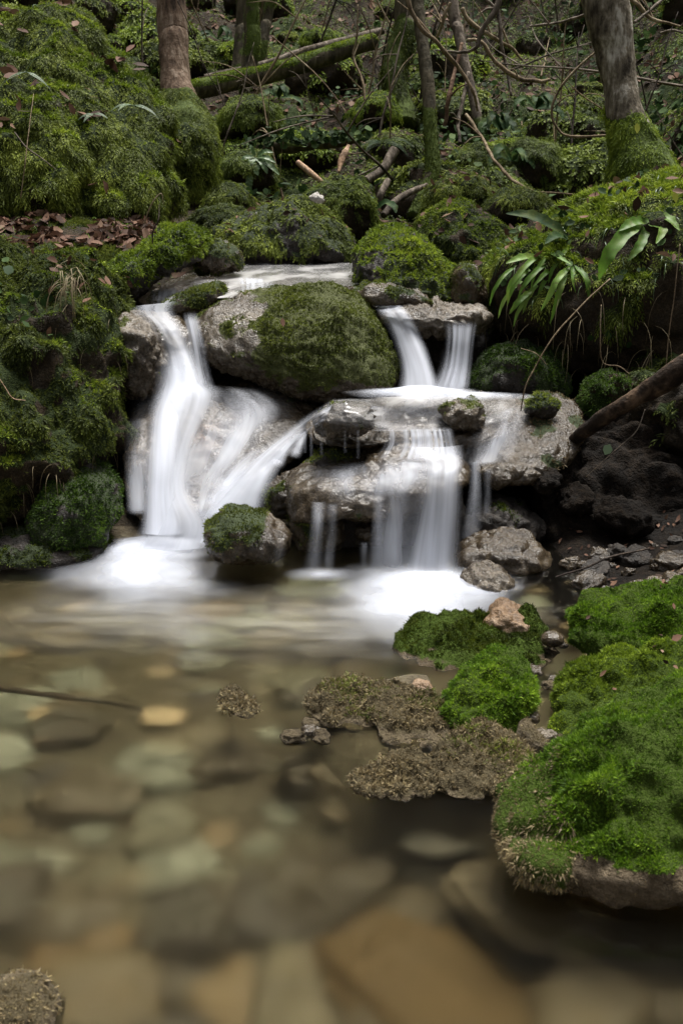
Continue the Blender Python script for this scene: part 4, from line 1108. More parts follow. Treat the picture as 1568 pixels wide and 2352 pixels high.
for rows, mt, nm in [
    ([(850, 1060, 3.7, 960, 1050, 3.7, .25), (840, 1120, 3.58, 965, 1100, 3.58, .35), (850, 1170, 3.54, 960, 1150, 3.54, .55), (845, 1320, 3.5, 960, 1320, 3.5, .6)], 'veil', 'curtain'),
    ([(712, 1150, 3.6, 752, 1150, 3.6, .5), (710, 1200, 3.55, 748, 1200, 3.55, .75), (702, 1260, 3.53, 745, 1260, 3.53, .55), (688, 1322, 3.52, 750, 1322, 3.52, .5)], 'soft', 'thread'),
    ([(735, 1150, 3.6, 785, 1150, 3.6, .3), (742, 1200, 3.56, 778, 1200, 3.56, .45), (735, 1322, 3.53, 770, 1322, 3.53, .3)], 'veil', 'thread'),
    ([(822, 1240, 3.58, 848, 1240, 3.58, .5), (820, 1320, 3.54, 846, 1320, 3.54, .35)], 'veil', 'thread'),
    ([(850, 1120, 3.6, 890, 1120, 3.6, .4), (850, 1200, 3.55, 885, 1200, 3.55, .6), (835, 1322, 3.52, 890, 1322, 3.52, .5)], 'soft', 'thread'),
    ([(1095, 955, 4.0, 1215, 920, 4.1, .5), (1075, 1000, 3.9, 1215, 960, 4.0, .6), (1055, 1070, 3.75, 1180, 1060, 3.85, .5)], 'veil', 'curtain'),
    ([(1075, 1060, 3.72, 1105, 1055, 3.72, .6), (1072, 1130, 3.66, 1108, 1130, 3.66, .5), (1050, 1240, 3.58, 1110, 1210, 3.6, .25)], 'fall', 'thread'),
    ([(1105, 1070, 3.74, 1130, 1068, 3.74, .4), (1100, 1180, 3.66, 1130, 1180, 3.66, .25)], 'veil', 'thread'),
    ([(620, 1235, 3.45, 660, 1235, 3.45, .3), (620, 1300, 3.44, 655, 1300, 3.44, .3)], 'veil', 'thread')]:
    water_sheet(nm, '', rows, mt, 34, 50, parent=G, edge=.5, gap=.02)
water_sheet('curtain', '', [(700, 1068, 3.8, 1060, 1030, 3.9, .4), (690, 1085, 3.72, 1065, 1050, 3.8, .55), (700, 1120, 3.62, 1060, 1080, 3.66, .55), (740, 1175, 3.58, 1000, 1130, 3.6, .45)], 'veil', 50, 40, parent=G, edge=.4, gap=.01, fade=(.3, .25))
foam_patch(G, pz(985, 1345)[0], pz(985, 1345)[1], .30, .20, 0, 1.0, h=.05, layers=2)
foam_patch(G, pz(965, 1385)[0], pz(965, 1385)[1], .36, .48, 0, .85, h=.02, rot=-.2, layers=2, power=1.6)
foam_patch(G, pz(735, 1322)[0], pz(735, 1322)[1], .13, .08, 0, .5, h=.015, layers=1)

foam_patch(G, pz(760, 1430)[0], pz(760, 1430)[1], .62, .34, 0, .34, mat='drift_sheen', h=.004, layers=1, name='foam_sheen_film')  # foam film whose density also paints a pale reflected sheen
foam_patch(A, pz(300, 1420)[0], pz(300, 1420)[1], .5, .3, 0, .32, mat='drift_sheen', h=.004, layers=1, name='foam_sheen_film')
# ------------------------------------------------------------------ stones on the pool bed
def stone_mesh(k):
    n, F = ico(4)
    sc = np.array([1, .8 + .3 * random.random(), [.28, .4, .5][k % 3]])
    V = np.sign(n) * np.abs(n) ** .8 * sc
    V = V + n * (.22 * fbm(n * 1.2 + 13 * k, 2))[:, None]
    return build_mesh('river_stone', V, [F], M['river'])
sm = [stone_mesh(k) for k in range(7)]
def stone(x, y, z, r, k, label, group=None, mat=None):
    o = tag(link('river_stone', sm[k % 7]), label, 'stone', group)
    o.location = (x, y, z); o.scale = (r, r, r); o.rotation_euler = (random.uniform(-.2, .2), random.uniform(-.2, .2), random.uniform(0, 6.28))
    return o
cnt = 0
rs = random.Random(11)
placed = []
tries = 0
while len(placed) < 210 and tries < 9000:
    tries += 1
    y = rs.uniform(1.25, 3.5); x = rs.uniform(-.36 * y - .1, .30 * y + .05)
    r = rs.choice([.035, .05, .06, .08, .10, .13])
    if any((x - a) ** 2 + (y - b) ** 2 < (.46 * (r + c)) ** 2 for a, b, c in placed): continue
    placed.append((x, y, r))
    stone(x, y, min(float(terrain(x, y)), -.09 - r * .4) - .01 + r * .08, r, len(placed), 'blurred rounded stone lying under the clear pool water', 'stones on the pool bed')
for (X0, Y0, r, lab, c) in [(112, 1680, .06, 'pale tan stone under water near the left edge of the pool', (0.36, 0.27, 0.15)),
                            (368, 1690, .055, 'pale cream square stone under the middle of the pool', (0.40, 0.30, 0.17)),
                            (1000, 2270, .22, 'big ochre slab under water at the bottom of the pool', (0.085, 0.05, 0.013)),
                            (1230, 2130, .16, 'flat angular brown stone under water beside the large mossy boulder', (0.085, 0.065, 0.036)),
                            (1030, 1960, .1, 'grey brown flat stone under water in front of the dry moss rock', (0.10, 0.09, 0.065)),
                            (330, 1480, .13, 'dark oblong stone under water below the left foam', (0.05, 0.035, 0.02))]:
    q = pz(X0, Y0, -.1)
    m_ = NT('stone_colour'); nz_ = m_.noise(m_.pos(True), 8, 4)
    mm = m_.surf(m_.n('ShaderNodeBsdfPrincipled', **{'Base Color': m_.mix(m_.rampf(nz_, .4, .8, 0, .5), c, tuple(v * .45 for v in c)), 'Roughness': .8}).outputs[0])
    o = stone(q[0], q[1] + .05, -.105, r, {.22: 1, .16: 5, .1: 0, .06: 4, .055: 6}.get(r, 3), lab)
    o.data = o.data.copy(); o.data.materials[0] = mm
    o.rotation_euler = (0, .1, .2 if r < .15 else -.7)
    if r < .07: o.location.z = -.16; o.scale = (r, r, r * .7)
    if r > .08: o.scale = (r, r * .8, r * .4); o.location.z = -.25 if r > .2 else -.16
rg_ = random.Random(8)
wm = []
for k in range(4):
    n, F = ico(4)
    V = np.sign(n) * np.abs(n) ** .8 * np.array([1, .8, .55]); V = V + n * (.25 * fbm(n * 1.4 + 3 * k, 3))[:, None]
    wm.append(build_mesh('wedged_stone', V, [F], M['fore_brown' if k % 2 else 'tufa'], {'moss': np.zeros(len(V))}))
for k in range(34):
    x0, y0 = rg_.choice([(1265, 1490), (1245, 1560), (1210, 1690), (1100, 1590), (950, 1600), (1000, 1700), (1230, 1450), (1060, 1590), (700, 1690), (1180, 1720)])
    q = pz(x0 + rg_.uniform(-45, 45), y0 + rg_.uniform(-25, 25), 0)
    r = rg_.choice([.01, .014, .02, .028])
    o = tag(link('wedged_stone', wm[k % 4]), 'small brown stone wedged among the near mossy stones', 'stone', 'small stones between the near mossy stones')
    o.location = (q[0], q[1], r * .1); o.scale = (r, r, r); o.rotation_euler = (rg_.uniform(-.3, .3), rg_.uniform(-.3, .3), rg_.uniform(0, 6.28))
# sunken stick
a = [pz(-60, 1585, -.02), pz(80, 1600, -.02), pz(220, 1625, -.03), pz(330, 1655, -.05)]
branch('stick', 'dark thin stick lying just under the water at the left', a, [.012, .012, .01, .006], 'stick_dark', 'stick')
# ------------------------------------------------------------------ trees
def tree(name, label, pts, radii, mat, moss_top=None, mossmat='m_far', flare=None, seg=28, n=90, limbs=(), moss_bias=-.6, group=None, rough=.05, style='feather', dens=None):
    P = [px(*p) for p in pts]
    base = P[-1].copy()
    root = tag(empty(name, base), label, 'tree', group)
    V, F, T3 = tube(P, radii, seg, n, rough, seed=len(label), nf=6)
    N = vnormals(V, as_tris(F, T3))
    L = dict(mat=mossmat, style=style, bias=moss_bias, nz=.1, noise=.7, nf=5)
    if dens: L['dens'] = dens
    if moss_top is not None:
        zt = moss_top
        L['where'] = lambda Q: 1.6 * sstep(zt + .18, zt - .12, Q[:, 2])
    mk = moss_mask(V, N, L, 3)
    tr = link('trunk', build_mesh('trunk', V - base, [F, T3], M[mat], {'moss': mk}), root)
    tr2 = as_tris(F, T3)
    Ls = dict(L)
    st = dict(STYLES[style]); rng = np.random.default_rng(len(label))
    cnt = int(area_of(V, tr2) * (dens or st['dens']))
    Q, t, w, _ = tri_sample(V, tr2, cnt, rng)
    Nq = (N[tr2[t]] * w[:, :, None]).sum(1)
    keep = (moss_mask(Q, Nq, L, 3) > rng.random(cnt)) & (np.abs(Q[:, 0]) < .33 * Q[:, 1] + .3) & (Q[:, 2] < .2 * Q[:, 1] + 1.6)
    if keep.sum():
        link('moss', blade_mesh(Q[keep], Nq[keep], st, rng, 'moss', M[mossmat], base), root)
    for (lp, lr) in limbs:
        V2, F2, T2 = tube([px(*p) for p in lp], lr, 10, 40, .06)
        link('limb', build_mesh('limb', V2 - base, [F2, T2], M[mat], {'moss': np.zeros(len(V2))}), root)
    return root

tree('tree', 'large grey barked leaning tree with a mossy foot at upper right',
     [(1190, -1300, 7.6), (1300, -500, 7.3), (1388, 0, 7.0), (1412, 130, 6.95), (1432, 250, 6.9), (1455, 340, 6.85), (1478, 420, 6.8), (1490, 480, 6.8)],
     [.11, .12, .132, .105, .102, .145, .215, .26], 'bark_grey', moss_top=px(1430, 265, 6.9)[2], mossmat='m_bright', dens=14000,
     limbs=[([(1300, -500, 7.3), (1100, -900, 7.0), (900, -1300, 6.6)], [.06, .045, .02]), ([(1240, -900, 7.5), (1500, -1300, 7.2), (1800, -1700, 6.8)], [.05, .04, .02])])
tree('tree', 'straight reddish barked tree behind the huge left boulder',
     [(380, -1500, 9.4), (388, -600, 9.1), (394, 0, 8.8), (399, 100, 8.7), (403, 185, 8.6), (415, 250, 8.5), (432, 320, 8.4), (440, 400, 8.4)],
     [.085, .095, .107, .105, .11, .15, .21, .25], 'bark_red', moss_top=px(400, 205, 8.6)[2], mossmat='m_feather', dens=11000,
     limbs=[([(388, -600, 9.1), (250, -1000, 8.7), (100, -1300, 8.2)], [.05, .035, .015])])
for lab, pts, rr in [
    ('slender mossy tree with a crooked root stepping over the fallen log', [(600, -500, 10.2), (578, 0, 10.0), (580, 80, 9.95), (572, 160, 9.9), (566, 190, 9.8), (560, 215, 9.6)], [.05, .06, .065, .07, .06, .04]),
    ('dark mossy stem left of the crooked rooted tree', [(560, -600, 10.8), (558, 0, 10.7), (556, 80, 10.6), (550, 160, 10.5), (545, 190, 10.5)], [.05, .06, .065, .08, .13]),
    ('leaning mossy stem right of the crooked rooted tree', [(720, -600, 10.6), (622, 0, 10.4), (610, 60, 10.3), (598, 130, 10.2), (590, 180, 10.2)], [.03, .04, .042, .045, .06]),
    ('mossy stem split behind the leaning stem', [(615, -600, 11), (604, 0, 10.9), (602, 80, 10.8), (600, 150, 10.7)], [.035, .045, .05, .06])]:
    tree('tree', lab, pts, rr, 'bark_moss', mossmat='m_far', moss_bias=.35, seg=16, n=60, style='short', dens=6000)
tree('tree', 'slender mossy trunk standing in front of the tangled branches', [(930, -900, 8.4), (955, -100, 8.0), (962, 40, 7.9), (974, 130, 7.8), (984, 220, 7.7), (988, 310, 7.6), (993, 390, 7.5), (975, 450, 7.4), (950, 500, 7.3)],
     [.03, .036, .038, .04, .042, .043, .05, .05, .05], 'bark_moss', moss_top=px(990, 240, 7.6)[2], moss_bias=-.8, mossmat='m_dark', seg=18, style='short', dens=9000)
tree('tree', 'twisted dark mossy tree with a swollen foot left of the slender trunk', [(930, -700, 10.2), (928, 0, 9.9), (932, 60, 9.85), (915, 120, 9.8), (905, 180, 9.7), (918, 240, 9.6), (925, 290, 9.5)],
     [.06, .08, .085, .10, .09, .10, .13], 'bark_moss', moss_top=px(920, 60, 9.8)[2], mossmat='m_dark', seg=20, dens=8000)
tree('tree', 'thin bare grey stem right of the slender mossy trunk', [(960, -700, 9.0), (1035, -20, 8.8), (1052, 70, 8.7), (1068, 150, 8.6), (1085, 220, 8.5), (1100, 290, 8.4)],
     [.03, .04, .04, .035, .033, .035], 'stick', moss_top=px(1098, 270, 8.4)[2], mossmat='m_dark', seg=12, style='short', dens=4000)

# ------------------------------------------------------------------ logs
def log(label, pts, rr, mat, moss, name='log', seg=22, n=70, rough=.06):
    P = [px(*p) for p in pts]
    V, F, T3 = tube(P, rr, seg, n, rough, nf=7, seed=len(label))
    tri = as_tris(F, T3); N = vnormals(V, tri)
    loc = P[0]
    mk = moss_mask(V, N, moss, 5) if moss else np.zeros(len(V))
    o = tag(link(name, build_mesh(name, V - loc, [F, T3], M[mat], {'moss': mk}), None, loc), label, 'log')
    if moss: add_blades(o, loc, V, tri, N, moss, 5)
    return o
log('fallen log with bright moss on top leaning up behind the left tree', [(430, 212, 9.3), (520, 190, 9.4), (620, 168, 9.5), (720, 140, 9.6), (800, 112, 9.7), (860, 95, 9.8)], [.075, .075, .07, .07, .065, .06], 'bark_moss', dict(mat='m_bright', style='short', bias=.15, nz=.9, noise=.3, dens=22000))
log('thin grey log lying behind the bright mossy log', [(470, 178, 9.9), (600, 150, 10.0), (700, 118, 10.1), (800, 92, 10.2), (880, 70, 10.3)], [.025, .03, .035, .035, .03], 'stick', None)
log('low rotting log with ivy below the fern rock', [(490, 345, 8.6), (580, 340, 8.5), (680, 334, 8.4), (770, 325, 8.3), (840, 318, 8.2)], [.04, .052, .05, .042, .015], 'bark_moss', dict(mat='m_far', style='short', bias=.1, nz=.8, noise=.6, dens=16000), rough=.16)
log('bare rotten brown log slanting across the dark undercut', [(1760, 690, 3.62), (1640, 790, 3.65), (1568, 845, 3.68), (1500, 890, 3.72), (1420, 935, 3.78), (1350, 985, 3.88), (1290, 1030, 4.0)], [.038, .036, .035, .033, .029, .025, .014], 'rot_dark', None, rough=.16)
log('pale split stake resting among the brown twigs', [(683, 372, 7.2), (712, 396, 7.15), (742, 420, 7.1)], [.016, .018, .012], 'split', None, name='stake', seg=6, n=24, rough=.05)
log('broken grey branch behind the head boulder', [(905, 345, 7.7), (880, 388, 7.6), (840, 415, 7.5)], [.035, .03, .028], 'stick', None, name='branch', seg=10)
log('short grey branch stub below the broken branch', [(890, 415, 7.4), (875, 445, 7.3), (865, 470, 7.3)], [.022, .022, .02], 'stick', None, name='branch', seg=10)
log('grey stick leaning from the slender trunk foot', [(980, 425, 7.3), (935, 445, 7.2), (905, 465, 7.1), (880, 495, 7.0)], [.014, .02, .022, .02], 'stick', None, name='branch', seg=10)
log('pale weathered root piece on the far litter', [(800, 335, 8.2), (785, 365, 8.1), (778, 395, 8.0)], [.012, .026, .008], 'split', None, name='root', seg=10, rough=.2)

# ------------------------------------------------------------------ tangled branches
BR = [
    ('long pale branch sweeping down across the slender trunk', [(920, -60, 7.4), (950, 40, 7.4), (1000, 95, 7.4), (1050, 150, 7.5), (1085, 210, 7.5), (1095, 255, 7.6)], [.016, .017, .016, .015, .012, .009], 'stick_tan'),
    ('arched tan branch ending in a mossy tip', [(1075, 90, 7.9), (1110, 100, 7.8), (1140, 145, 7.8), (1190, 180, 7.8), (1240, 188, 7.8), (1262, 182, 7.8)], [.012, .014, .017, .017, .015, .01], 'stick_tan'),
    ('dark forked branch rising through the tangle', [(1150, -40, 7.6), (1138, 20, 7.6), (1105, 80, 7.6), (1092, 110, 7.6), (1050, 120, 7.7), (1000, 115, 7.8)], [.025, .024, .018, .014, .012, .006], 'stick'),
    ('looping vine stem left of the big grey tree', [(1375, 112, 7.2), (1320, 160, 7.2), (1285, 205, 7.2), (1268, 250, 7.2), (1275, 290, 7.2), (1310, 314, 7.15), (1400, 310, 7.0)], [.008, .009, .010, .010, .010, .010, .009], 'stick_tan'),
    ('curved stick arching down to the right rocks', [(1070, 262, 7.6), (1105, 315, 7.4), (1135, 370, 7.1), (1180, 415, 6.9), (1230, 438, 6.7), (1320, 447, 6.6)], [.012, .013, .013, .012, .010, .005], 'stick_tan'),
    ('pale broken branch lying toward the right', [(1060, 20, 8.4), (1090, 60, 8.4), (1130, 85, 8.4), (1170, 110, 8.5), (1200, 140, 8.5)], [.018, .02, .018, .015, .008], 'stick_tan'),
    ('upright brown stem beside the slender trunk', [(1062, 100, 8.0), (1045, 165, 7.9), (1030, 225, 7.8), (1022, 290, 7.8)], [.012, .017, .018, .016], 'rot'),
    ('second upright brown stem in the tangle', [(1075, 165, 7.9), (1062, 230, 7.8), (1052, 280, 7.7), (1055, 330, 7.6)], [.012, .016, .016, .014], 'stick'),
    ('tall thin stem behind the arched branch', [(1140, -20, 8.5), (1148, 80, 8.4), (1160, 140, 8.4), (1172, 220, 8.3)], [.015, .017, .014, .012], 'stick'),
    ('thin yellowish stem bending in the upper middle', [(822, 10, 9.0), (818, 90, 9.0), (812, 130, 9.0), (830, 180, 8.9), (838, 230, 8.8)], [.006, .009, .010, .010, .010], 'stick_tan'),
    ('grey horizontal branch at the top left of the grey tree', [(1215, 60, 8.2), (1260, 55, 8.1), (1310, 45, 8.0), (1370, 22, 7.8)], [.010, .012, .011, .008], 'stick'),
    ('hooked branch right of the big grey tree', [(1440, -10, 7.8), (1475, 20, 7.8), (1500, 45, 7.8), (1560, 60, 7.8)], [.018, .018, .014, .008], 'stick_tan'),
    ('straight branch crossing behind the grey tree', [(1540, -20, 7.6), (1490, 25, 7.5), (1455, 52, 7.4)], [.010, .011, .011], 'stick'),
    ('white birch stick on the slope at far right', [(1515, 75, 8.5), (1550, 70, 8.4), (1600, 90, 8.3)], [.008, .010, .010], 'stick'),
    ('long thin twig crossing in front of the mossy log', [(625, 82, 7.8), (680, 130, 7.8), (740, 185, 7.7), (795, 258, 7.6)], [.005, .007, .007, .005], 'stick_tan'),
    ('thin dark twig hanging across the reddish tree', [(408, 0, 7.2), (440, 70, 7.2), (470, 150, 7.2), (520, 245, 7.2)], [.004, .005, .005, .003], 'stick_dark'),
    ('pale crossing branch stub at the top of the tangle', [(1035, 5, 8.3), (1015, 55, 8.3), (995, 100, 8.4)], [.014, .014, .010], 'stick_tan'),
    ('white bleached twig lying on the huge left boulder', [(34, 304, 5.05), (62, 340, 5.02), (95, 362, 5.0), (130, 390, 5.0)], [.003, .005, .005, .003], 'stick'),
    ('dry upright stalk in front of the huge left boulder', [(78, 215, 5.2), (68, 290, 5.05), (58, 370, 4.95), (48, 455, 4.95)], [.002, .003, .004, .004], 'stick_tan'),
    ('bent pale stalk standing on the leaf strewn ledge', [(332, 515, 4.9), (350, 468, 4.9), (370, 445, 4.9), (376, 470, 4.9)], [.004, .005, .004, .002], 'stick_tan'),
    ('dark stalk stuck in the bright moss cushion', [(350, 560, 4.8), (352, 530, 4.8), (364, 505, 4.8), (366, 470, 4.85)], [.005, .005, .004, .002], 'stick_dark'),
    ('long reddish runner hanging from the right bank fern', [(1400, 640, 3.95), (1335, 700, 3.9), (1270, 775, 3.85), (1225, 850, 3.83), (1205, 890, 3.82), (1195, 945, 3.82)], [.004, .004, .0045, .0045, .004, .003], 'stick_tan'),
    ('thin pale side twig on the hanging runner', [(1195, 800, 3.83), (1230, 812, 3.83), (1255, 838, 3.83)], [.002, .0025, .0015], 'stick_tan'),
    ('kinked pale root hanging under the right bank', [(1380, 700, 3.9), (1378, 760, 3.88), (1382, 830, 3.87), (1420, 842, 3.86), (1445, 860, 3.86)], [.0025, .003, .003, .003, .002], 'stick_tan'),
    ('long ivy stem hanging at the far right of the bank', [(1560, 560, 3.8), (1550, 660, 3.78), (1535, 770, 3.76), (1528, 850, 3.76)], [.003, .003, .003, .002], 'stick_tan'),
    ('thin stem with one leaf reaching out of the undercut', [(1480, 940, 3.75), (1460, 990, 3.72), (1410, 1035, 3.7), (1345, 1095, 3.7)], [.003, .003, .0025, .0015], 'stick'),
    ('slim dark twig lying on the muddy right shore', [(1275, 1325, 3.3), (1340, 1305, 3.32), (1400, 1280, 3.36), (1490, 1260, 3.42)], [.004, .006, .006, .005], 'stick_dark'),
    ('wavy white root at the far left of the bank wall', [(-10, 855, 3.75), (12, 890, 3.74), (30, 915, 3.73), (60, 920, 3.73)], [.002, .0025, .0025, .0015], 'split'),
    ('twiggy sapling stem at the right of the grey tree foot', [(1600, 400, 6.0), (1568, 360, 6.0), (1535, 310, 6.0), (1505, 250, 6.0)], [.005, .005, .004, .002], 'stick'),
]
for lab, pts, rr, mt in BR:
    P = [px(*p) for p in pts]
    tw = []
    rg = random.Random(len(lab))
    if rr[1] > .008:
        for k in range(rg.randint(1, 3)):
            q = P[rg.randrange(1, len(P) - 1)]
            dv = np.array([rg.uniform(-1, 1), rg.uniform(-.4, .4), rg.uniform(-.3, .9)]) * rg.uniform(.15, .4)
            tw.append(([q, q + dv * .5 + np.array([0, 0, .02]), q + dv], [rr[1] * .4, rr[1] * .3, .0015]))
    branch('branch', lab, P, [v * (.8 if rr[1] > .008 else .62) for v in rr], mt, 'branch', None, 10, 60, .12, twigs=tw)

# undergrowth of bare stems: one group of look-alikes
rg = random.Random(5)
stem_meshes = []
for k in range(8):
    h = .9
    pts = [np.zeros(3)]
    d = np.array([rg.uniform(-.3, .3), rg.uniform(-.2, .2), 1.0])
    for j in range(6):
        d = d + np.array([rg.uniform(-.18, .18), rg.uniform(-.15, .15), rg.uniform(-.12, .1)])
        pts.append(pts[-1] + d / np.linalg.norm(d) * h / 6)
    V, F, T3 = tube(pts, [.006, .006, .0055, .005, .004, .003, .0015], 6, 30, .05)
    for _ in range(4):
        q = pts[rg.randint(1, 5)]
        dv = np.array([rg.uniform(-1, 1), rg.uniform(-.6, .6), rg.uniform(-.1, .9)]) * rg.uniform(.12, .35)
        V2, F2, T2 = tube([q, q + dv * .5 + np.array([0, 0, .03]), q + dv], [.003, .0025, .001], 5, 10, 0)
        F = np.concatenate([F, F2 + len(V)]); T3 = np.concatenate([T3, T2 + len(V)]); V = np.concatenate([V, V2])
    stem_meshes.append([build_mesh('stem', V, [F, T3], M[m], {'moss': np.zeros(len(V))}) for m in ('stick', 'stick_tan', 'stick_dark')])
for k in range(70):
    y = rg.uniform(7.6, 13)
    x = rg.uniform(-.12 * y, .34 * y) if rg.random() < .85 else rg.uniform(-.25 * y, 0)
    o = link('stem', rg.choice(stem_meshes)[rg.choice([0, 0, 1, 1, 2])])
    tag(o, 'thin bare stem among the tangled undergrowth on the slope', 'stem', 'thin bare stems in the undergrowth')
    lay = rg.random() < .25
    o.location = (x, y, float(terrain(x, y)) + (.06 if lay else -.03))
    s = rg.uniform(.7, 1.9); o.scale = (s, s, s)
    o.rotation_euler = (rg.uniform(1.1, 1.6) if lay else rg.uniform(-.3, .3), rg.uniform(-.3, .3), rg.uniform(0, 6.28))

# scattered mossy stones on the slope
proto = []
for k in range(5):
    n_, F_i = ico(4)
    V = np.sign(n_) * np.abs(n_) ** .85 * np.array([1, .8, .65]) * .22
    V = V + n_ * (.05 * fbm(n_ * 1.5 + 9 * k, 3) + .012 * billow(n_ * 4 + k, 2))[:, None]
    N_ = vnormals(V, F_i)
    L = dict(mat='m_far', style='far', bias=.15, nz=.7, noise=.5, nf=6)
    me = build_mesh('mossy_stone', V, [F_i], M['soil'], {'moss': moss_mask(V, N_, L, k)})
    rng = np.random.default_rng(k)
    Q, t_, w_, _ = tri_sample(V, F_i, 3200, rng)
    Nq = (N_[F_i[t_]] * w_[:, :, None]).sum(1)
    kp = moss_mask(Q, Nq, L, k) > rng.random(len(Q))
    st_ = dict(STYLES['far'], L=.034, W=.010)
    proto.append((me, [blade_mesh(Q[kp], Nq[kp], st_, rng, 'moss', M[m], np.zeros(3)) for m in ('m_far', 'm_feather', 'm_bright')]))
rg = random.Random(21)
for k in range(95):
    y = rg.uniform(7.4, 13.5); x = rg.uniform(-.3 * y, .33 * y)
    me, mo = proto[k % 5]
    o = tag(link('mossy_stone', me), 'small mossy stone scattered on the wooded slope', 'stone', 'mossy stones scattered on the slope')
    link('moss', rg.choice(mo), o)
    s = rg.uniform(.4, 1.8) * (.7 + .03 * y)
    o.location = (x, y, float(terrain(x, y)) + .03 * s); o.scale = (s, s, s); o.rotation_euler = (rg.uniform(-.2, .2), rg.uniform(-.2, .2), rg.uniform(0, 6.28))

# ------------------------------------------------------------------ ground cover
def ground_pts(n, yr, seed, pred=None, xr=(-.33, .36)):
    rng = np.random.default_rng(seed)
    y = np.sqrt(rng.uniform(yr[0] ** 2, yr[1] ** 2, n)); x = y * rng.uniform(xr[0], xr[1], n)
    z = terrain(x, y)
    e = .04
    N = np.stack([-(terrain(x + e, y) - terrain(x - e, y)) / (2 * e), -(terrain(x, y + e) - terrain(x, y - e)) / (2 * e), np.ones(n)], 1)
    N /= np.linalg.norm(N, axis=1)[:, None]
    P = np.stack([x, y, z], 1)
    if pred is not None:
        k = pred(P) > rng.random(n)
        P, N = P[k], N[k]
    return P, N

P, N = ground_pts(110000, (6.3, 14), 3, lambda P: sstep(-.5, .05, fbm(P * 1.4 + 40, 3)))
tag(link('ground_moss', blade_mesh(P, N, dict(STYLES['far'], L=.04, W=.012, k=4), np.random.default_rng(4), 'ground_moss', M['m_far'], np.zeros(3))), 'patchy green moss spread over the wooded slope', None, None, 'stuff')
P, N = ground_pts(40000, (6.3, 13), 33, lambda P: sstep(.05, .4, fbm(P * 1.9 + 60, 3)))
tag(link('ground_moss', blade_mesh(P, N, dict(STYLES['far'], L=.035, W=.010, k=4), np.random.default_rng(44), 'ground_moss', M['m_bright'], np.zeros(3))), 'brighter green moss cushions dotted over the wooded slope', None, None, 'stuff')
P, N = ground_pts(9000, (6.3, 14), 5, lambda P: .25 + .75 * sstep(.1, -.3, fbm(P * 1.4 + 40, 3)))
scatter_leaves('leaf_litter', 'brown fallen leaves covering the wooded slope', P, N, .075, 'litter', 6)
P, N = ground_pts(16000, (6.8, 14), 7, lambda P: sstep(.0, .45, fbm(P * .9 + 77, 3) + .25 * (P[:, 0] > .6)))
P = P + N * np.random.default_rng(1).uniform(.01, .16, len(P))[:, None]
scatter_leaves('ivy', 'dark green ivy and small leaves over the slope', P, N, .055, 'ivy', 8, flat=.6, width=.85, curl=.3, fold=.3)
q_ = np.random.default_rng(9)
P = np.array([px(x, 340 - (x - 490) * .06 + q_.normal() * 10 - 8, 8.38 - (x - 490) * .0008) for x in q_.uniform(560, 850, 150)])
N = np.tile(np.array([[0, -.7, .7]]), (len(P), 1))
scatter_leaves('ivy', 'ivy leaves trailing over the low rotting log', P, N, .05, 'ivy', 10, flat=.5, width=.9, curl=.2, fold=.3)
# shore debris
P, N = ground_pts(260, (3.0, 3.9), 9, lambda P: (P[:, 2] > .01) * (P[:, 0] > .45) * 1.0, (.15, .36))
scatter_leaves('shore_litter', 'brown leaf bits and grit on the muddy right shore', P, N, .022, 'litter', 10)

def surface_pts(name_label, n, seed, pred):
    o = next(o for o in bpy.data.objects if o.get('label') == name_label)
    me = o.data; me.calc_loop_triangles()
    V = np.empty(len(me.vertices) * 3); me.vertices.foreach_get('co', V); V = V.reshape(-1, 3) + np.array(o.location)
    T = np.empty(len(me.loop_triangles) * 3, dtype=np.int32); me.loop_triangles.foreach_get('vertices', T); T = T.reshape(-1, 3)
    N = vnormals(V, T); rng = np.random.default_rng(seed)
    Q, t, w, _ = tri_sample(V, T, n, rng)
    Nq = (N[T[t]] * w[:, :, None]).sum(1); Nq /= np.linalg.norm(Nq, axis=1)[:, None]
    k = pred(Q, Nq) > rng.random(n)
    return Q[k], Nq[k]
LEDGE = 'left ledge strewn with brown dead leaves below the huge boulder'
P, N = surface_pts(LEDGE, 5200, 11, lambda P, N: sstep(.3, .7, N[:, 2]) * sstep(-.35, .2, fbm(P * 4, 2)) * (N[:, 1] < .7))
scatter_leaves('leaf_litter', 'purple brown dead leaves lying on the left ledge', P, N, .055, 'litter', 12, flat=.5, lift=.012)
HUGE = 'huge feathery moss covered boulder filling the upper left'
P, N = surface_pts(HUGE, 1500, 13, lambda P, N: sstep(.45, .8, N[:, 2]) * sstep(.0, .4, fbm(P * 3 + 5, 2)))
scatter_leaves('leaf_litter', 'brown leaves caught on top of the huge left boulder', P, N, .065, 'litter', 14, flat=.5, lift=.03)
WALL = 'tall mossy bank wall at the left edge of the pool'
P, N = surface_pts(WALL, 700, 15, lambda P, N: (N[:, 1] < .2) * sstep(.0, .4, fbm(P * 3 + 15, 2)) * sstep(.45, .8, P[:, 2]))
scatter_leaves('ivy', 'little ivy leaves and weeds creeping over the left bank wall', P, N, .032, 'ivy', 16, flat=.6, width=.85, lift=.03)
P, N = surface_pts(WALL, 500, 17, lambda P, N: (N[:, 1] < .2) * sstep(.1, .4, fbm(P * 3 + 25, 2)) * sstep(.5, .8, P[:, 2]))
scatter_leaves('leaf_litter', 'dark dead leaves stuck in the left bank wall', P, N, .04, 'litter', 18, flat=.7, lift=.025)
RB = 'overhanging mossy bank with ferns on the right'
P, N = surface_pts(RB, 2600, 19, lambda P, N: sstep(-.1, .5, N[:, 2]) * (N[:, 1] < .6) * sstep(-.1, .4, fbm(P * 2.5 + 35, 2)))
scatter_leaves('ivy', 'ivy and small herbs growing on the right bank', P, N, .035, 'ivy', 20, flat=.7, width=.8, lift=.03)
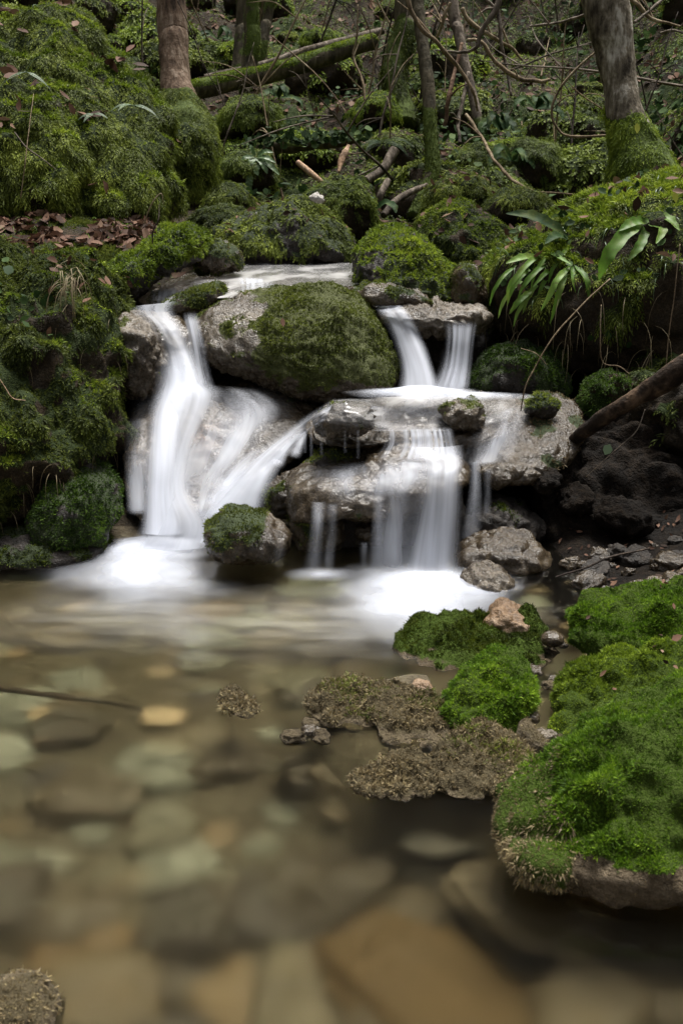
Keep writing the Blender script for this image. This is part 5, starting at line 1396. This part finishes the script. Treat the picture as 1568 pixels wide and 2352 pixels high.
P, N = surface_pts(RB, 420, 21, lambda P, N: sstep(.1, .6, N[:, 2]) * (N[:, 1] < .6))
scatter_leaves('leaf_litter', 'brown leaves lying on the right bank', P, N, .05, 'litter', 22, flat=.6, lift=.03)
for lab, nn, sd in [('long dark mossy boulder across the head of the stream', 26, 31), ('mossy boulder with brown leaves under the slender mossy trunk', 60, 32), ('dark faced boulder with a green right shoulder behind the stream', 30, 33),
                    ('vivid moss cushion at the right edge nearest the muddy shore', 10, 34), ('wide green mossy stone between the round mound and the big one', 14, 35)]:
    P, N = surface_pts(lab, nn * 4, sd, lambda P, N: sstep(.3, .7, N[:, 2]))
    scatter_leaves('leaf_litter', 'a few brown leaf scraps on the ' + {31: 'long dark head boulder', 32: 'boulder under the slender trunk', 33: 'dark faced boulder', 34: 'vivid right edge cushion', 35: 'wide green stone'}[sd], P[:nn], N[:nn], .05 if sd < 34 else .018, 'litter', sd, flat=.5, lift=.015)

rg = random.Random(3)
sh_me = []
for k in range(4):
    n_, F_i = ico(4)
    V = np.sign(n_) * np.abs(n_) ** .8 * np.array([1, .8, .5]); V = V + n_ * (.3 * fbm(n_ * 1.3 + 5 * k, 3))[:, None]
    sh_me.append(build_mesh('shore_stone', V, [F_i], M['dark' if k % 2 else 'tufa_brown'], {'moss': np.zeros(len(V))}))
for k in range(46):
    q = pz(rg.uniform(1225, 1600), 1262 + 95 * rg.random() ** 1.3, .04)
    o = tag(link('shore_stone', sh_me[k % 4]), 'small dark wet stone on the muddy right shore', 'stone', 'small stones on the muddy right shore')
    r = rg.choice([.012, .018, .025, .04, .055])
    o.location = (q[0], q[1], float(terrain(q[0], q[1])) + r * .15); o.scale = (r, r, r); o.rotation_euler = (rg.uniform(-.3, .3), rg.uniform(-.3, .3), rg.uniform(0, 6.28))
# ------------------------------------------------------------------ ferns
def fan(n, L, W, seed, spread=1.0, upz=.5, dr=1.2, toward=-.4):
    r = random.Random(seed)
    out = []
    for k in range(n):
        a = (k + r.uniform(-.3, .3)) / max(n - 1, 1) * 2 - 1
        out.append(((a * spread, toward + r.uniform(-.3, .3), upz + r.uniform(-.25, .3) - .3 * abs(a)), L * r.uniform(.7, 1.15), W * r.uniform(.8, 1.2), dr * r.uniform(.7, 1.3)))
    return out
def W_(pts, d, w): return ([(x, y, d + dd) for (x, y, dd) in pts], w)
path_fern('large glossy strap leaved fern on the right bank', [
    W_([(1478, 512, 0), (1440, 532, -.08), (1405, 572, -.14), (1385, 608, -.15), (1374, 645, -.13)], 4.2, .052), W_([(1490, 506, 0), (1452, 510, -.05), (1420, 530, -.1)], 4.2, .04),
    W_([(1485, 512, 0), (1520, 525, -.06), (1505, 560, -.12)], 4.2, .035), W_([(1485, 515, 0), (1470, 560, -.1), (1440, 600, -.14)], 4.22, .036), W_([(1480, 505, 0), (1530, 500, -.05), (1560, 530, -.1)], 4.22, .04)], 'fern', 2)
path_fern('dark strap leaved fern arching left over the right bank crest', [
    W_([(1305, 545, 0), (1255, 510, -.02), (1210, 493, -.02), (1160, 490, 0)], 4.6, .05), W_([(1305, 548, 0), (1275, 540, -.1), (1250, 560, -.16)], 4.6, .036)], 'fern_dark', 3)
path_fern('cluster of bright hanging strap fronds at the left end of the right bank', [
    W_([(1248, 580, 0), (1215, 602, -.08), (1188, 632, -.12), (1168, 660, -.13), (1163, 690, -.12)], 4.4, .022), W_([(1270, 598, 0), (1238, 616, -.08), (1206, 650, -.12), (1188, 684, -.12)], 4.4, .021),
    W_([(1282, 610, 0), (1254, 625, -.08), (1222, 660, -.12)], 4.4, .02), W_([(1222, 665, 0), (1192, 690, -.06), (1168, 722, -.06)], 4.34, .024), W_([(1248, 574, 0), (1278, 588, -.08), (1312, 608, -.14)], 4.4, .021),
    *[W_([(x, y, 0), (x - 28, y + 22, -.07), (x - 52, y + 58, -.1), (x - 62, y + 92, -.1)], 4.42, w) for x, y, w in [(1225, 612, .017), (1262, 628, .02), (1295, 600, .019), (1205, 640, .016), (1300, 640, .02), (1345, 590, .018), (1185, 610, .015), (1320, 560, .018), (1240, 660, .016), (1360, 640, .018), (1280, 570, .016), (1400, 600, .018)]],
    W_([(1235, 590, 0), (1200, 590, -.06), (1160, 605, -.1)], 4.4, .03)], 'fern', 4)
path_fern('hanging strap fern in the middle of the right bank', [
    W_([(1312, 608, 0), (1280, 640, -.08), (1262, 676, -.1), (1240, 716, -.1)], 4.25, .024), W_([(1315, 610, 0), (1318, 642, -.06), (1326, 684, -.08)], 4.25, .027),
    W_([(1300, 615, 0), (1285, 665, -.08), (1262, 745, -.08)], 4.25, .024), W_([(1318, 608, 0), (1345, 640, -.08), (1352, 690, -.1)], 4.25, .024)], 'fern', 5)
path_fern('strap leaved fern on the dark rock behind the head of the stream', [
    W_([(588, 362, 0), (575, 372, -.05), (566, 392, -.08)], 7.55, .04), W_([(588, 362, 0), (590, 382, -.06), (586, 402, -.08)], 7.55, .04), W_([(590, 362, 0), (604, 376, -.06), (614, 400, -.08)], 7.55, .045),
    W_([(590, 360, 0), (612, 362, -.05), (634, 374, -.06)], 7.55, .035), W_([(590, 358, 0), (608, 348, -.02), (628, 350, -.03)], 7.55, .035), W_([(586, 358, 0), (578, 342, -.01), (576, 332, 0)], 7.55, .03),
    W_([(592, 364, 0), (618, 378, -.06), (642, 402, -.08)], 7.55, .04), W_([(577, 400, -.08), (572, 420, -.1), (574, 440, -.1)], 7.55, .045), W_([(586, 360, 0), (564, 362, -.04), (556, 376, -.06)], 7.55, .032)], 'fern_mid', 1)
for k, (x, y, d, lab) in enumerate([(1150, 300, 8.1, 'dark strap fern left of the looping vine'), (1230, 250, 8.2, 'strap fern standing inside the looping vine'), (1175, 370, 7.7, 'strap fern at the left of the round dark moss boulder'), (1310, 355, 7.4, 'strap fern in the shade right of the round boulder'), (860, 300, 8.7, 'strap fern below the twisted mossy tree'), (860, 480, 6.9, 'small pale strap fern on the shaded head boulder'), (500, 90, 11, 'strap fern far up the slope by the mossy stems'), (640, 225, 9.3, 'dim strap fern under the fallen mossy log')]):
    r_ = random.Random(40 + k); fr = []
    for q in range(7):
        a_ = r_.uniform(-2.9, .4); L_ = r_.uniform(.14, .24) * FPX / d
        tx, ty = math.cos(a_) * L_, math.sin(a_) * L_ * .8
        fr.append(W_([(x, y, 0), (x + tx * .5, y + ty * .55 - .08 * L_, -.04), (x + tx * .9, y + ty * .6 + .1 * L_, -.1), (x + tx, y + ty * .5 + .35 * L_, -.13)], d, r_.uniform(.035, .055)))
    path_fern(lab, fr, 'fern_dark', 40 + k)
for k, (x, y, d, L, lab) in enumerate([(60, 165, 5.55, .13, 'pale feathery fern at the left edge of the huge boulder'), (90, 20, 6.3, .14, 'pale feathery fern on top of the huge boulder'), (305, 242, 5.45, .14, 'pale feathery fern on the shoulder of the huge boulder'), (215, 262, 5.3, .08, 'tiny feathery fern on the face of the huge boulder')]):
    feather_fern(lab, px(x, y, d), fan(3, L, .035, 60 + k, 1.2, .25, .9), 'fern_blue', 60 + k)
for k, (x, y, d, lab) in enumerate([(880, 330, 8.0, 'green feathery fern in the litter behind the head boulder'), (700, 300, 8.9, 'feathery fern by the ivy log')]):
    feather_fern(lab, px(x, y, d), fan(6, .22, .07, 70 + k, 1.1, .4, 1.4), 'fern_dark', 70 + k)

# grass and dry straw hanging on the left bank
def straws(name, label, roots, L, mat, seed, hang=1.0, w=.0016):
    rng = np.random.default_rng(seed)
    Vs, Fs, rn, off = [], [], [], 0
    for R0 in roots:
        d = np.array([rng.normal() * .5, -.6 + rng.normal() * .3, .5 + rng.normal() * .3]); d /= np.linalg.norm(d)
        n = 9; C = [R0]; l = L * rng.uniform(.5, 1.2)
        for k in range(n - 1):
            d = d + np.array([rng.normal() * .08, rng.normal() * .05, -hang * .45]); d /= np.linalg.norm(d)
            C.append(C[-1] + d * l / (n - 1))
        C = np.array(C); s = np.array([w, 0, 0])[None] * np.linspace(1, .2, n)[:, None]
        V = np.stack([C - s, C + s], 1).reshape(-1, 3)
        i = np.arange(n - 1) * 2
        Vs.append(V); Fs.append(np.stack([i, i + 1, i + 3, i + 2], 1) + off); off += len(V); rn.append(np.full(len(V), rng.random()))
    o = link(name, build_mesh(name, np.concatenate(Vs), [np.concatenate(Fs)], M[mat], {'rnd': np.concatenate(rn)}))
    return tag(o, label, None, None, 'stuff')
rr = np.random.default_rng(77)
straws('dry_grass', 'tuft of pale dry grass hanging from the left bank', [px(165 + rr.normal() * 12, 640 + rr.normal() * 15, 4.1) for _ in range(40)], .17, 'straw', 1)
P, N = surface_pts(LEDGE, 500, 23, lambda P, N: sstep(.3, .7, N[:, 2]) * (N[:, 1] < .5))
straws('grass', 'thin green grass blades on the left ledge', list(P[:160]), .09, 'fern', 2, .5)
P, N = surface_pts(RB, 1600, 24, lambda P, N: (N[:, 1] < -.1) * sstep(.3, -.3, N[:, 2]))
straws('hanging_roots', 'fine dry roots and stems hanging below the right bank', list(P[:230]), .22, 'straw', 3, 1.3, .0014)
P, N = surface_pts(WALL, 900, 25, lambda P, N: (N[:, 1] < -.1) * sstep(.3, -.3, N[:, 2]))
P, N = surface_pts(RB, 1500, 29, lambda P, N: (N[:, 1] < .2) * sstep(.2, .6, N[:, 2]))
straws('grass', 'green grass and moss strands trailing over the right bank crest', list(P[:260]), .12, 'fern_mid', 6, 1.0, .0018)
P, N = surface_pts(WALL, 900, 25, lambda P, N: (N[:, 1] < -.1) * sstep(.3, -.3, N[:, 2]))
straws('hanging_roots', 'fine reddish roots hanging on the left bank wall', list(P[:120]), .1, 'straw', 4, 1.3, .0011)

# single leaves that stand out
def one_leaf(label, c, n, d, L, W, mat, curl=.2):
    rng = np.random.default_rng(len(label))
    n = np.array(n, float); n /= np.linalg.norm(n); d = np.array(d, float); d -= n * d.dot(n); d /= np.linalg.norm(d)
    c = np.asarray(c)
    V, tri, quad = leaf_batch(np.zeros((1, 3)), n[None], d[None], np.array([L]), np.array([W]), rng, curl, .2)
    o = link('leaf', build_mesh('leaf', V, [tri, quad], M[mat], {'rnd': np.full(8, .75)}), None, c)
    return tag(o, label, 'leaf')
one_leaf('yellow green leaf in front of the mossy foot of the grey tree', px(1462, 282, 6.4), (.2, -1, .3), (-.1, 0, -1), .06, .04, 'yellow_leaf')
one_leaf('curled copper leaf on the crest of the right bank', px(1475, 425, 4.75), (.1, -1, .3), (.15, 0, -1), .075, .05, 'litter', .6)
one_leaf('yellow leaf among the moss at the far right bank crest', px(1548, 440, 4.6), (.1, -1, .3), (.1, 0, -1), .045, .03, 'yellow_leaf')
one_leaf('pale ivy leaf on the stem reaching out of the undercut', px(1400, 1020, 3.68), (.1, -1, .2), (-.5, 0, -1), .04, .04, 'fern_blue')
one_leaf('dark dead leaf on the face of the central boulder', px(648, 730, 4.08), (.1, -1, .5), (.1, 0, -1), .035, .02, 'litter', .6)
one_leaf('small heart shaped green leaf between the near mossy stones', px(1270, 1712, 2.08), (.0, -1, .5), (.6, 0, .5), .028, .022, 'fern')
one_leaf('pale clover like leaf on the left bank wall', px(32, 625, 3.95), (.0, -1, .5), (-.6, 0, .3), .04, .04, 'fern_blue')
one_leaf('dead grey leaf on the vivid moss cushion', px(1540, 1470, 2.5), (.0, -.6, .8), (.6, .2, .1), .03, .02, 'litter', .4)

# ------------------------------------------------------------------ light, sky, camera
w = bpy.data.worlds.new('World'); scene.world = w; w.use_nodes = True
nt = w.node_tree
bg = nt.nodes['Background']
sky = nt.nodes.new('ShaderNodeTexSky'); sky.sky_type = 'NISHITA'; sky.sun_disc = False
SUN_EL, SUN_AZ = math.radians(72), math.radians(30)     # azimuth clockwise from +Y
sky.sun_elevation = SUN_EL; sky.sun_rotation = SUN_AZ
sky.air_density = 1.0; sky.dust_density = 6.0; sky.ozone_density = 1.0
hs = nt.nodes.new('ShaderNodeHueSaturation'); hs.inputs['Saturation'].default_value = .3
nt.links.new(sky.outputs[0], hs.inputs['Color']); nt.links.new(hs.outputs[0], bg.inputs[0])
bg.inputs[1].default_value = .07
sl = bpy.data.lights.new('sun', 'SUN'); sl.energy = 2.4; sl.angle = math.radians(25); sl.color = (1.0, .97, .92)
so = bpy.data.objects.new('sun', sl); COL.objects.link(so)
sd = Vector((math.sin(SUN_AZ) * math.cos(SUN_EL), math.cos(SUN_AZ) * math.cos(SUN_EL), math.sin(SUN_EL)))
so.rotation_euler = sd.to_track_quat('Z', 'Y').to_euler(); so.location = sd * 20

cd = bpy.data.cameras.new('camera'); cam = bpy.data.objects.new('camera', cd); COL.objects.link(cam)
cd.sensor_fit = 'VERTICAL'; cd.sensor_height = 36; cd.lens = 40; cd.clip_end = 200; cd.clip_start = .02
cam.location = CAM; cam.rotation_euler = (math.pi / 2 - PITCH, 0, 0)
cd.dof.use_dof = True; cd.dof.focus_distance = 4.3; cd.dof.aperture_fstop = 9
scene.camera = cam
scene.view_settings.view_transform = 'Standard'; scene.view_settings.look = 'None'
scene.view_settings.exposure = 1.45; scene.view_settings.gamma = 1.0
scene.cycles.max_bounces = 10; scene.cycles.transparent_max_bounces = 40; scene.cycles.diffuse_bounces = 3
scene.cycles.transmission_bounces = 6; scene.cycles.sample_clamp_indirect = 4.0
scene.cycles.use_denoising = True
